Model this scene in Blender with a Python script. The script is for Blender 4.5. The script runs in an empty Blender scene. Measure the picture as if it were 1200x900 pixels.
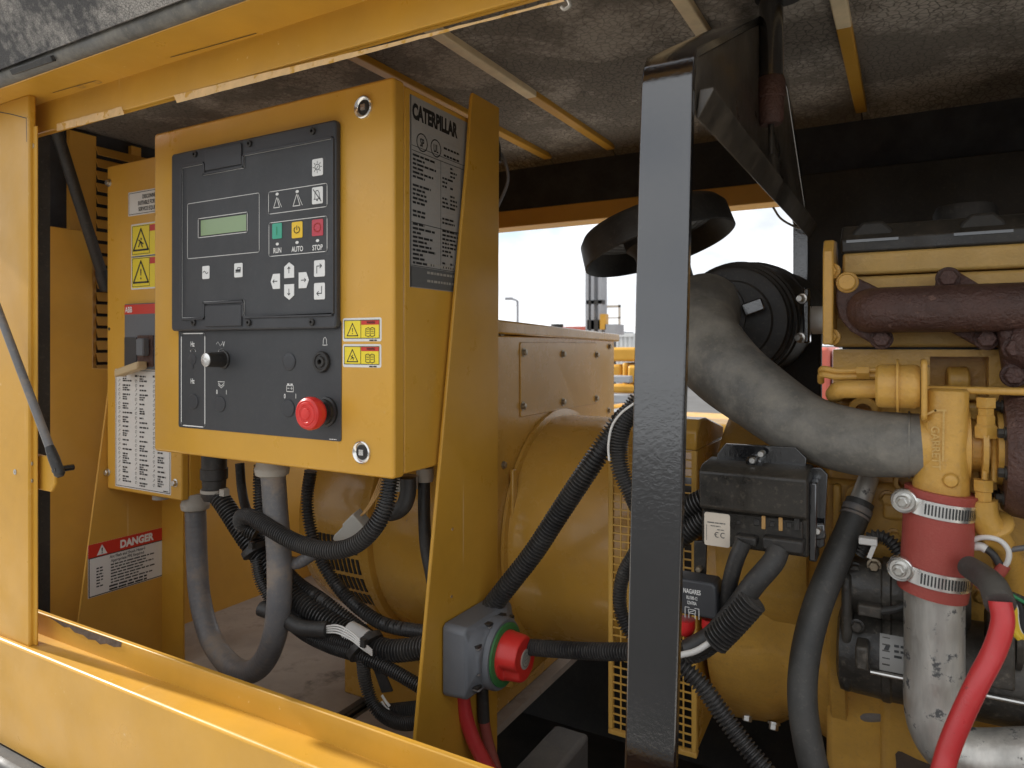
import bpy, bmesh, math, random
from mathutils import Vector, Matrix
random.seed(7)
scene = bpy.context.scene
COL = scene.collection

# ---------------------------------------------------------------- camera
FPX, HOR, CX = 820.0, 405.0, 600.0          # focal length / horizon row / centre column of the 1200x900 photograph
YAW = math.radians(29.6)
cam_d = bpy.data.cameras.new('camera')
cam = bpy.data.objects.new('camera', cam_d); COL.objects.link(cam)
cam.location = (0, 0, 0); cam.rotation_euler = (math.radians(90), 0, YAW)
cam_d.sensor_width = 36.0; cam_d.lens = 36.0 * FPX / 1200.0
cam_d.shift_y = -(450.0 - HOR) / 1200.0
cam_d.clip_start = 0.02; cam_d.clip_end = 3000
cam_d.dof.use_dof = True; cam_d.dof.focus_distance = 1.02; cam_d.dof.aperture_fstop = 9.0
scene.camera = cam

# ---------------------------------------------------------------- sky and sun
SUN_DIR = Vector((-0.93, -0.06, 0.52)).normalized()      # towards the sun
world = bpy.data.worlds.new('World'); scene.world = world; world.use_nodes = True
wn, wl = world.node_tree.nodes, world.node_tree.links
bg = wn['Background']; bg.inputs['Strength'].default_value = 0.09
sky = wn.new('ShaderNodeTexSky'); sky.sky_type = 'NISHITA'; sky.sun_disc = False
sky.sun_elevation = math.asin(SUN_DIR.z); sky.sun_rotation = math.atan2(SUN_DIR.x, SUN_DIR.y)
sky.air_density = 1.0; sky.dust_density = 1.5
tc = wn.new('ShaderNodeTexCoord')
mp = wn.new('ShaderNodeMapping'); mp.inputs['Scale'].default_value = (1.0, 1.0, 2.2)
n1 = wn.new('ShaderNodeTexNoise'); n1.inputs['Scale'].default_value = 4.2; n1.inputs['Detail'].default_value = 9; n1.inputs['Roughness'].default_value = 0.56
n2 = wn.new('ShaderNodeTexNoise'); n2.inputs['Scale'].default_value = 7.0; n2.inputs['Detail'].default_value = 8
r1 = wn.new('ShaderNodeValToRGB'); r1.color_ramp.elements[0].position = 0.22; r1.color_ramp.elements[1].position = 0.46
r2 = wn.new('ShaderNodeValToRGB'); r2.color_ramp.elements[0].position = 0.33; r2.color_ramp.elements[1].position = 0.66
r2.color_ramp.elements[0].color = (4.6, 4.85, 5.2, 1); r2.color_ramp.elements[1].color = (7.8, 7.9, 8.0, 1)
mx = wn.new('ShaderNodeMix'); mx.data_type = 'RGBA'
wl.new(tc.outputs['Generated'], mp.inputs['Vector'])
for n in (n1, n2): wl.new(mp.outputs['Vector'], n.inputs['Vector'])
wl.new(n1.outputs['Fac'], r1.inputs['Fac']); wl.new(n2.outputs['Fac'], r2.inputs['Fac'])
wl.new(r1.outputs['Color'], mx.inputs['Factor']); wl.new(sky.outputs['Color'], mx.inputs['A']); wl.new(r2.outputs['Color'], mx.inputs['B'])
wl.new(mx.outputs['Result'], bg.inputs['Color'])
sun_d = bpy.data.lights.new('sun', 'SUN'); sun_d.energy = 3.1; sun_d.angle = math.radians(1.2); sun_d.color = (1.0, 0.96, 0.90)
sun = bpy.data.objects.new('sun', sun_d); COL.objects.link(sun)
sun.rotation_euler = SUN_DIR.to_track_quat('Z', 'Y').to_euler(); sun.location = (-4, -1, 4)
vs = scene.view_settings
vs.view_transform = 'Standard'; vs.look = 'None'; vs.gamma = 1.0; vs.use_curve_mapping = False
vs.exposure = 1.12
scene.render.engine = 'CYCLES'
scene.cycles.max_bounces = 12; scene.cycles.diffuse_bounces = 9; scene.cycles.glossy_bounces = 4

# ---------------------------------------------------------------- geometry helpers
CA, SA = math.cos(YAW), math.sin(YAW)
def ray(px, py):
    u = (px - CX) / FPX; v = (HOR - py) / FPX
    return Vector((u * CA - SA, u * SA + CA, v))
def W(px, py, Y=None, X=None, Z=None):
    d = ray(px, py)
    t = Y / d.y if Y is not None else (X / d.x if X is not None else Z / d.z)
    return d * t
class Fr:
    def __init__(s, o, x, y):
        s.o, s.x, s.y = Vector(o), Vector(x).normalized(), Vector(y).normalized()
        s.n = s.x.cross(s.y).normalized(); s.y = s.n.cross(s.x)
    def p(s, u, v, d=0.0): return s.o + s.x * u + s.y * v + s.n * d
    def px(s, a, b, d=0.0):
        r = ray(a, b); t = (s.o + s.n * d).dot(s.n) / r.dot(s.n); q = r * t - s.o
        return (q.dot(s.x), q.dot(s.y))
    def pts(s, l, d=0.0): return [s.px(a, b, d) for a, b in l]
    def off(s, d): return Fr(s.o + s.n * d, s.x, s.y)
def FY(Y): return Fr((0, Y, 0), (1, 0, 0), (0, 0, 1))       # faces the camera side (-Y); u = X, v = Z
def FX(X): return Fr((X, 0, 0), (0, 1, 0), (0, 0, 1))       # faces +X; u = Y, v = Z
def FZ(Z): return Fr((0, 0, Z), (1, 0, 0), (0, 1, 0))       # faces up; u = X, v = Y

def rrect(u0, v0, u1, v1, r=0.0, n=4):
    if u0 > u1: u0, u1 = u1, u0
    if v0 > v1: v0, v1 = v1, v0
    r = min(r, (u1 - u0) / 2.01, (v1 - v0) / 2.01)
    if r <= 0: return [(u0, v0), (u1, v0), (u1, v1), (u0, v1)]
    o = []
    for cx, cy, a in ((u1 - r, v0 + r, -90), (u1 - r, v1 - r, 0), (u0 + r, v1 - r, 90), (u0 + r, v0 + r, 180)):
        for k in range(n + 1):
            t = math.radians(a + 90 * k / n); o.append((cx + r * math.cos(t), cy + r * math.sin(t)))
    return o
def ell(u, v, a, b=None, n=20):
    b = a if b is None else b
    return [(u + a * math.cos(2 * math.pi * k / n), v + b * math.sin(2 * math.pi * k / n)) for k in range(n)]
def catmull(pts, sub=8):
    P = [Vector(p) for p in pts]
    if len(P) < 3: return P
    P = [P[0] * 2 - P[1]] + P + [P[-1] * 2 - P[-2]]
    out = []
    for i in range(1, len(P) - 2):
        a, b, c, d = P[i - 1:i + 3]
        for k in range(sub):
            t = k / sub
            out.append(0.5 * ((2 * b) + (c - a) * t + (2 * a - 5 * b + 4 * c - d) * t * t + (3 * b - a - 3 * c + d) * t ** 3))
    out.append(P[-2]); return out
def resample(P, step):
    L = [0.0]
    for a, b in zip(P, P[1:]): L.append(L[-1] + (b - a).length)
    n = max(1, int(round(L[-1] / step))); out = []; j = 0
    for k in range(n + 1):
        s = L[-1] * k / n
        while j < len(L) - 2 and L[j + 1] < s: j += 1
        f = (s - L[j]) / max(1e-9, L[j + 1] - L[j]); out.append(P[j].lerp(P[j + 1], min(1, f)))
    return out

_txt = {}
def text_mesh(s, bold=0.022):
    key_ = (s, bold)
    if key_ not in _txt:
        c = bpy.data.curves.new('t', 'FONT'); c.body = s; c.size = 1.0; c.resolution_u = 3; c.offset = bold
        o = bpy.data.objects.new('t', c); COL.objects.link(o)
        bpy.context.view_layer.update()
        m = bpy.data.meshes.new_from_object(o.evaluated_get(bpy.context.evaluated_depsgraph_get()))
        vs_ = [(v.co.x, v.co.y) for v in m.vertices]; fs = [tuple(p.vertices) for p in m.polygons]
        bpy.data.objects.remove(o); bpy.data.curves.remove(c); bpy.data.meshes.remove(m)
        _txt[key_] = (vs_, fs)
    return _txt[key_]

class MB:
    def __init__(s): s.bm = bmesh.new()
    def faces(s, vs_, fs):
        V = [s.bm.verts.new(v) for v in vs_]
        for f in fs:
            try: s.bm.faces.new([V[i] for i in f])
            except ValueError: pass
        return s
    def prism(s, fr, pts, d0, d1):
        a = sum(p[0] * q[1] - q[0] * p[1] for p, q in zip(pts, pts[1:] + pts[:1]))
        if a < 0: pts = pts[::-1]
        n = len(pts); lo, hi = min(d0, d1), max(d0, d1)
        v = [fr.p(u, w, lo) for u, w in pts] + [fr.p(u, w, hi) for u, w in pts]
        f = [tuple(range(n, 2 * n)), tuple(range(n - 1, -1, -1))] + [(i, (i + 1) % n, n + (i + 1) % n, n + i) for i in range(n)]
        return s.faces(v, f)
    def flat(s, fr, pts, d=0.0004):
        a = sum(p[0] * q[1] - q[0] * p[1] for p, q in zip(pts, pts[1:] + pts[:1]))
        if a < 0: pts = pts[::-1]
        return s.faces([fr.p(u, w, d) for u, w in pts], [tuple(range(len(pts)))])
    def box(s, x0, x1, y0, y1, z0, z1):
        return s.prism(FZ(0), [(min(x0, x1), min(y0, y1)), (max(x0, x1), min(y0, y1)), (max(x0, x1), max(y0, y1)), (min(x0, x1), max(y0, y1))], z0, z1)
    def stroke(s, fr, pts, w, d=0.0004, closed=False):
        seg = list(zip(pts, pts[1:])) + ([(pts[-1], pts[0])] if closed else [])
        for (a, b), (c, e) in seg:
            dx, dy = c - a, e - b; L = math.hypot(dx, dy) or 1e-9; nx, ny = -dy / L * w / 2, dx / L * w / 2
            ex, ey = dx / L * w * .4, dy / L * w * .4
            s.flat(fr, [(a - ex + nx, b - ey + ny), (a - ex - nx, b - ey - ny), (c + ex - nx, e + ey - ny), (c + ex + nx, e + ey + ny)], d)
        return s
    def text(s, fr, st, u, v, h, sx=1.0, align='c', d=0.0005, rot=0.0, bold=0.022):
        vs_, fs = text_mesh(st, bold)
        x0 = min(p[0] for p in vs_); x1 = max(p[0] for p in vs_); k = h / 0.72
        off = {'c': -(x0 + x1) / 2, 'l': -x0, 'r': -x1}[align]
        c_, s_ = math.cos(rot), math.sin(rot)
        q = [((x + off) * k * sx, (y - 0.36) * k) for x, y in vs_]
        q = [(u + x * c_ - y * s_, v + x * s_ + y * c_) for x, y in q]
        s.faces([fr.p(x, y, d) for x, y in q], fs)
        return s
    def rows(s, fr, u0, u1, v, h, d=0.0005, word=(0.003, 0.009)):
        u = u0                                               # a line of print too fine to read
        while u < u1:
            w = random.uniform(*word); e = min(u + w, u1)
            s.flat(fr, [(u, v), (e, v), (e, v + h), (u, v + h)], d); u = e + h * .6
        return s
    def tube(s, pts, r, n=12, sub=8, step=None, corr=0.0, groove=0.82, caps=True, smooth_path=True):
        P = catmull(pts, sub) if smooth_path else [Vector(p) for p in pts]
        R0 = r if callable(r) else (lambda t: r)
        if corr:
            P4 = resample(P, corr / 4.0); R = [R0(i / max(1, len(P4) - 1)) * (1.0 if i % 4 in (0, 1) else groove) for i in range(len(P4))]; P = P4
        else:
            if step: P = resample(P, step)
            R = [R0(i / max(1, len(P) - 1)) for i in range(len(P))]
        T = [(P[min(i + 1, len(P) - 1)] - P[max(i - 1, 0)]).normalized() for i in range(len(P))]
        a = Vector((0, 0, 1)) if abs(T[0].z) < .9 else Vector((1, 0, 0)); nrm = T[0].cross(a).normalized()
        V = []
        for i, p in enumerate(P):
            nrm = (nrm - T[i] * nrm.dot(T[i])).normalized(); b = T[i].cross(nrm)
            V += [p + (nrm * math.cos(2 * math.pi * k / n) + b * math.sin(2 * math.pi * k / n)) * R[i] for k in range(n)]
        F = [(i * n + k, i * n + (k + 1) % n, (i + 1) * n + (k + 1) % n, (i + 1) * n + k) for i in range(len(P) - 1) for k in range(n)]
        if caps: F += [tuple(range(n - 1, -1, -1)), tuple((len(P) - 1) * n + k for k in range(n))]
        return s.faces(V, F)
    def lathe(s, o, axis, prof, n=32, caps=True):
        o, ax = Vector(o), Vector(axis).normalized()
        a = Vector((0, 0, 1)) if abs(ax.z) < .9 else Vector((1, 0, 0)); e1 = ax.cross(a).normalized(); e2 = ax.cross(e1)
        V = []; 
        for h, r in prof:
            V += [o + ax * h + (e1 * math.cos(2 * math.pi * k / n) + e2 * math.sin(2 * math.pi * k / n)) * max(r, 1e-5) for k in range(n)]
        m = len(prof)
        F = [(i * n + k, i * n + (k + 1) % n, (i + 1) * n + (k + 1) % n, (i + 1) * n + k) for i in range(m - 1) for k in range(n)]
        if caps: F += [tuple(range(n - 1, -1, -1)), tuple((m - 1) * n + k for k in range(n))]
        return s.faces(V, F)
    def cyl(s, a, b, r, n=24): 
        a, b = Vector(a), Vector(b); return s.lathe(a, b - a, [(0, r), ((b - a).length, r)], n)
    def hexbolt(s, p, nrm, r, h=None, washer=True):
        h = h or r * .8; p, nrm = Vector(p), Vector(nrm).normalized()
        if washer: s.lathe(p, nrm, [(-.002, r * 1.35), (r * .18, r * 1.35), (r * .22, r * 1.25)], 20)
        s.lathe(p, nrm, [(r * .2, r), (r * .2 + h * .85, r), (r * .2 + h, r * .82)], 6)
        return s

ORG = {}
def make(name, mb, mat, parent=None, bevel=0.0, smooth=35, label=None, seg=2):
    bm = mb.bm
    bmesh.ops.remove_doubles(bm, verts=bm.verts, dist=1e-6)
    bmesh.ops.recalc_face_normals(bm, faces=bm.faces)
    lo = Vector((min(v.co[i] for v in bm.verts) for i in range(3))); hi = Vector((max(v.co[i] for v in bm.verts) for i in range(3)))
    c = (lo + hi) / 2
    if parent is None: c.z = lo.z
    for v in bm.verts: v.co -= c
    me = bpy.data.meshes.new(name); bm.to_mesh(me); bm.free()
    me.polygons.foreach_set('use_smooth', [True] * len(me.polygons)); me.set_sharp_from_angle(angle=math.radians(smooth))
    me.materials.append(mat)
    o = bpy.data.objects.new(name, me); COL.objects.link(o)
    ORG[o] = c
    if parent is not None: o.parent = parent; o.location = c - ORG[parent]
    else: o.location = c
    if bevel:
        b = o.modifiers.new('bevel', 'BEVEL'); b.width = bevel; b.segments = seg; b.limit_method = 'ANGLE'; b.angle_limit = math.radians(40)
    if label: o['label'] = label
    return o
def tag(o, label, cat, group=None, kind=None):
    o['label'] = label; o['category'] = cat
    if group: o['group'] = group
    if kind: o['kind'] = kind
    return o
def thing(name, loc, label, cat, group=None):
    o = bpy.data.objects.new(name, None); o.empty_display_size = .05; COL.objects.link(o)
    o.location = loc; ORG[o] = Vector(loc); return tag(o, label, cat, group)
def dup(o, delta, parent=None):                                  # copy of a part, moved
    c = o.copy(); COL.objects.link(c); c.location = o.location + Vector(delta)
    ORG[c] = ORG[o] + Vector(delta)
    if parent is not None: c.parent = parent
    return c
def copy_thing(o, delta, label, group=None):
    c = o.copy(); COL.objects.link(c); c.location = o.location + Vector(delta); ORG[c] = ORG[o] + Vector(delta)
    c['label'] = label
    if group: c['group'] = group
    for ch in list(o.children):
        k = ch.copy(); COL.objects.link(k); k.parent = c; ORG[k] = ORG[ch] + Vector(delta)
        for g in list(ch.children):
            m = g.copy(); COL.objects.link(m); m.parent = k; ORG[m] = ORG[g] + Vector(delta)
    return c

# ---------------------------------------------------------------- materials
def mat(name, col, rough=.5, metal=0.0, var=.10, vscale=5.0, bump=0.0, bscale=120.0, dust=0.0, dcol=(.33, .27, .19), coat=0.0,
        spots=None, rvar=.12, aniso=None, top=0.5, spec=.5, scr=0.0, scol=(.8, .62, .35), bdist=.002):
    m = bpy.data.materials.new(name); m.use_nodes = True
    N, L = m.node_tree.nodes, m.node_tree.links; bs = N['Principled BSDF']
    tc = N.new('ShaderNodeTexCoord'); src = tc.outputs['Object']
    if aniso:
        mp = N.new('ShaderNodeMapping'); mp.inputs['Scale'].default_value = aniso; L.new(src, mp.inputs['Vector']); src2 = mp.outputs['Vector']
    else: src2 = src
    def noise(sc, det=6, ro=.6, s=None):
        n = N.new('ShaderNodeTexNoise'); n.inputs['Scale'].default_value = sc; n.inputs['Detail'].default_value = det; n.inputs['Roughness'].default_value = ro
        L.new(s or src, n.inputs['Vector']); return n.outputs['Fac']
    def mr(x, a, b, c, d):
        n = N.new('ShaderNodeMapRange'); L.new(x, n.inputs['Value'])
        for k, q in zip(('From Min', 'From Max', 'To Min', 'To Max'), (a, b, c, d)): n.inputs[k].default_value = q
        return n.outputs['Result']
    def mathn(op, a, b):
        n = N.new('ShaderNodeMath'); n.operation = op
        for i, q in enumerate((a, b)):
            if isinstance(q, (int, float)): n.inputs[i].default_value = q
            else: L.new(q, n.inputs[i])
        return n.outputs[0]
    def mixc(f, a, b, bt='MIX'):
        n = N.new('ShaderNodeMix'); n.data_type = 'RGBA'; n.blend_type = bt
        for k, q in (('Factor', f), ('A', a), ('B', b)):
            if isinstance(q, (int, float)): n.inputs[k].default_value = q
            elif isinstance(q, tuple): n.inputs[k].default_value = (*q, 1)
            else: L.new(q, n.inputs[k])
        return n.outputs['Result']
    nv = noise(vscale, 7, .62, src2)
    g = mr(nv, .3, .7, 1 - var, 1 + var)
    cb = N.new('ShaderNodeCombineColor'); [L.new(g, cb.inputs[i]) for i in range(3)]
    c = mixc(1.0, tuple(col), cb.outputs[0], 'MULTIPLY')
    ro = mr(noise(vscale * 2.3, 5), .3, .7, max(.03, rough - rvar), min(1, rough + rvar))
    if spots:
        scol_, ssc, thr = spots[:3]; soft = spots[3] if len(spots) > 3 else .05
        f = mr(noise(ssc, 9, .68), thr, thr + soft, 0, 1); c = mixc(f, c, tuple(scol_)); ro = mathn('ADD', ro, mathn('MULTIPLY', f, .25))
    if scr:
        for rot_, sc_ in (((.3, .2, .5), (90, 90, 1.6)), ((1.2, .7, -.4), (60, 2.0, 60))):
            mq = N.new('ShaderNodeMapping'); mq.inputs['Scale'].default_value = sc_; mq.inputs['Rotation'].default_value = rot_; L.new(src, mq.inputs['Vector'])
            f = mathn('MULTIPLY', mr(noise(1.6, 3, .5, mq.outputs['Vector']), .70, .76, 0, scr), mr(noise(3.5, 3), .5, .62, 0, 1)); c = mixc(f, c, tuple(scol))
        f = mr(noise(2.2, 8, .7), .50, .72, 0, scr * .45); c = mixc(f, c, tuple(.62 * q for q in col)); ro = mathn('ADD', ro, mathn('MULTIPLY', f, .4))
    if dust:
        ge = N.new('ShaderNodeNewGeometry'); sx = N.new('ShaderNodeSeparateXYZ'); L.new(ge.outputs['Normal'], sx.inputs[0])
        up = mr(sx.outputs['Z'], .2, .9, 1 - top, 1)
        f = mathn('MULTIPLY', mathn('MULTIPLY', mr(noise(9.0, 10, .7), .32, .72, 0, 1), up), dust)
        f2 = mathn('MULTIPLY', mr(noise(160.0, 4, .7), .55, .7, 0, .5), dust)
        f = mathn('MINIMUM', mathn('ADD', f, f2), 1.0)
        c = mixc(f, c, tuple(dcol)); ro = mathn('MINIMUM', mathn('ADD', ro, mathn('MULTIPLY', f, .5)), 1.0)
    L.new(c, bs.inputs['Base Color']); L.new(ro, bs.inputs['Roughness']); bs.inputs['Metallic'].default_value = metal
    bs.inputs['Specular IOR Level'].default_value = spec
    if coat: bs.inputs['Coat Weight'].default_value = coat; bs.inputs['Coat Roughness'].default_value = .12
    if bump:
        b = N.new('ShaderNodeBump'); b.inputs['Strength'].default_value = bump; b.inputs['Distance'].default_value = bdist
        L.new(noise(bscale, 4, .6, src2), b.inputs['Height']); L.new(b.outputs['Normal'], bs.inputs['Normal'])
    return m
YEL = (.56, .295, .034)  # outer yellow, toned down against the strong light outside
M = dict(
    cabinet=mat('yellow_powder_coat', (.635, .340, .042), .33, var=.06, bump=.06, bscale=260, dust=.10, dcol=(.6, .42, .2), scr=.35, spots=((.25, .14, .05), 55, .745)),
    canopy=mat('yellow_enamel', YEL, .36, var=.10, bump=.07, bscale=150, spec=.35, dust=.10, dcol=(.46, .33, .16), spots=((.22, .12, .05), 30, .72), scr=.5),
    inner=mat('yellow_inner_lifted', (.60, .32, .050), .40, var=.10, dust=.22, dcol=(.33, .24, .12), scr=.4),  # enclosure yellow lifted in colour to make up for the dim interior
    machine=mat('yellow_machine_paint', (.59, .32, .052), .20, var=.10, bump=.10, bscale=60, dust=.30, dcol=(.36, .25, .12), coat=.3, scr=.4, spots=((.2, .11, .04), 34, .71)),  # golden machine yellow, also lifted a little for the dim interior
    engine=mat('yellow_casting_paint', (.60, .33, .055), .36, var=.20, vscale=11, bump=.55, bscale=150, dust=.50, dcol=(.30, .20, .10), spots=((.10, .06, .03), 18, .655), coat=.15),
    gold=mat('tan_casting_paint', (.58, .36, .10), .45, var=.15, vscale=14, bump=.6, bscale=180, dust=.40, dcol=(.42, .31, .17), spots=((.16, .09, .04), 24, .69)),
    wire=mat('pale_yellow_mesh_paint', (.66, .38, .07), .45, var=.10, dust=.2),
    worn=mat('pale_tan_paint', (.72, .48, .22), .55, var=.15, vscale=40, spots=((.60, .33, .06), 35, .55)),  # pale tan for the two strips on the header lip
    cream=mat('cream_batten_paint', (.76, .62, .40), .65, var=.12, vscale=30),  # cream for the front lengths of three battens
    black=mat('black_gloss_enamel', (.005, .0055, .007), .08, var=.2, bump=.16, bscale=230, dust=.05, dcol=(.16, .14, .12), coat=1.0, rvar=.05, spec=1.0, top=.2, scr=.22, scol=(.2, .19, .18), spots=((.05, .045, .04), 40, .69)),
    blackd=mat('dusty_black_enamel', (.010, .010, .010), .30, var=.3, vscale=14, bump=.25, bscale=110, dust=.38, dcol=(.20, .165, .12), spots=((.12, .095, .07), 26, .67), spec=.4),
    rubber=mat('black_rubber', (.013, .013, .014), .5, var=.2, dust=.38, dcol=(.20, .18, .15)),
    conduit=mat('black_conduit_plastic', (.020, .020, .022), .34, var=.25, vscale=14, dust=.42, dcol=(.24, .215, .18), spec=.4),
    hose=mat('dusty_rubber_hose', (.092, .091, .087), .55, var=.45, vscale=14, bump=.35, bscale=110, dust=.60, dcol=(.30, .27, .21), spots=((.25, .235, .205), 15, .46, .26)),
    hoseb=mat('plain_rubber_hose', (.040, .040, .038), .48, var=.25, vscale=12, bump=.15, dust=.45, dcol=(.2, .18, .15)),
    gconduit=mat('grey_conduit_plastic', (.120, .125, .135), .38, var=.3, vscale=8, dust=.60, dcol=(.32, .26, .20), spots=((.27, .215, .165), 9, .52, .15)),
    plastic=mat('charcoal_plastic', (.038, .039, .043), .44, var=.06, bump=.08, bscale=700, dust=.08, dcol=(.2, .19, .18)),
    plate=mat('charcoal_panel_paint', (.040, .042, .046), .5, var=.06, bump=.1, bscale=900, dust=.10, dcol=(.25, .22, .18)),
    knobk=mat('black_knob_plastic', (.010, .010, .011), .4, var=.1, dust=.15),
    swgrey=mat('grey_switch_plastic', (.125, .135, .15), .5, var=.1, dust=.25, dcol=(.24, .22, .2)),
    gland=mat('pale_grey_nylon', (.36, .34, .30), .55, var=.15, dust=.5, dcol=(.30, .25, .18)),
    red=mat('red_plastic', (.62, .022, .018), .35, var=.06, dust=.12, dcol=(.6, .2, .15)),
    redcap=mat('red_rubber_cap', (.60, .02, .02), .4, var=.06),
    cable=mat('red_cable_sheath', (.58, .035, .04), .34, var=.14, dust=.25, dcol=(.35, .16, .12), spots=((.2, .03, .03), 60, .64)),
    cabled=mat('dull_red_cable_sheath', (.30, .05, .04), .6, var=.2, dust=.4),
    silicone=mat('red_silicone_hose', (.36, .060, .045), .5, var=.10, bump=.3, bscale=420, dust=.25, dcol=(.42, .17, .12)),
    green=mat('green_plastic', (.02, .16, .04), .45, var=.08, dust=.2),
    rust=mat('rusty_cast_iron', (.074, .034, .026), .40, var=.45, vscale=11, bump=1.0, bscale=220, bdist=.003, dust=.22, dcol=(.15, .09, .07), spots=((.15, .085, .065), 60, .60)),
    rustl=mat('flaking_rust', (.085, .058, .040), .8, var=.35, vscale=30, bump=.6),
    steel=mat('zinc_steel', (.62, .61, .58), .32, 1.0, var=.12, dust=.15),
    alum=mat('weathered_galvanised_pipe', (.60, .58, .53), .46, .70, var=.28, vscale=22, bump=.35, bscale=130, aniso=(1.6, 1.6, .30),
             spots=((.16, .16, .16), 52, .575)),
    clampm=mat('bright_clamp_steel', (.80, .79, .76), .25, .9, var=.08),
    slot=mat('clamp_slot', (.06, .06, .06), .5, .5),
    floor=mat('dusty_base_tray', (.33, .28, .235), .7, var=.35, vscale=6, bump=.3, dust=.5, dcol=(.40, .34, .27), spots=((.10, .085, .07), 6, .56, .12)),
    tray=mat('black_base_steel', (.012, .012, .012), .6, var=.3, dust=.12),
    greyblk=mat('dusty_grey_steel', (.11, .105, .10), .7, var=.3, bump=.2, dust=.5, dcol=(.28, .25, .2)),
    white=mat('white_print', (.78, .77, .74), .5, var=.03),
    button=mat('white_membrane_key', (.78, .78, .76), .45, var=.03),
    ink=mat('black_print', (.02, .02, .02), .5, var=.03),
    label=mat('white_label_vinyl', (.74, .73, .70), .42, var=.05, dust=.1),
    dplate=mat('grey_data_film', (.34, .33, .31), .38, var=.06, dust=.2),
    dgrey=mat('dark_grey_film', (.12, .12, .115), .4, var=.05),
    sticky=mat('yellow_warning_film', (.86, .68, .03), .4, var=.03),
    stickr=mat('red_label_film', (.58, .035, .02), .4, var=.04),
    keyg=mat('green_membrane_key', (.05, .38, .25), .4, var=.03),
    keyy=mat('amber_membrane_key', (.86, .55, .02), .4, var=.03),
    keyr=mat('red_membrane_key', (.52, .05, .075), .4, var=.03),
    lcd=mat('lcd_glass', (.24, .34, .17), .15, var=.02),
    beige=mat('beige_lever_plastic', (.55, .42, .24), .5, var=.05),
    thread=mat('stained_stud_steel', (.34, .28, .2), .45, .8, var=.3, vscale=40, bump=.4),
    wirew=mat('white_wire', (.72, .70, .66), .5, var=.05, dust=.2),
    wirey=mat('yellow_wire', (.72, .48, .03), .5, var=.05),
    wireg=mat('green_wire', (.02, .22, .08), .5, var=.05),
    tan=mat('tan_wire', (.42, .24, .08), .6, var=.1),
    label2=mat('faded_label', (.66, .58, .48), .5, var=.08, dust=.25),
    concrete=mat('pale_bounce_pad', (.60, .57, .52), .85, var=.12, vscale=1.5, bump=.3, spots=((.25, .24, .22), 3, .66)),
    asphalt=mat('yard_asphalt', (.095, .092, .088), .85, var=.25, vscale=.6),
    farwhite=mat('far_white_paint', (.72, .72, .70), .5, var=.05),
    farred=mat('far_red_paint', (.55, .12, .08), .5, var=.05),
    fargrey=mat('far_grey_steel', (.30, .31, .33), .5, var=.1),
    brownsheen=mat('brown_sheen_black_paint', (.020, .018, .016), .28, var=.5, vscale=6, dust=.75, dcol=(.14, .115, .085), top=0.0, coat=.3),  # brown tint puts the roof foam's reflection into the gusset and flange colour
    starter=mat('grimy_black_paint', (.014, .014, .014), .34, var=.5, vscale=20, bump=.5, bscale=120, dust=.75, dcol=(.20, .17, .13), spots=((.16, .13, .10), 30, .60, .12)),
    navy=mat('dark_foam_wall', (.030, .032, .038), .9, var=.4, vscale=12, bump=.5, bscale=90, dust=.25, dcol=(.09, .085, .08)),
)
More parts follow.
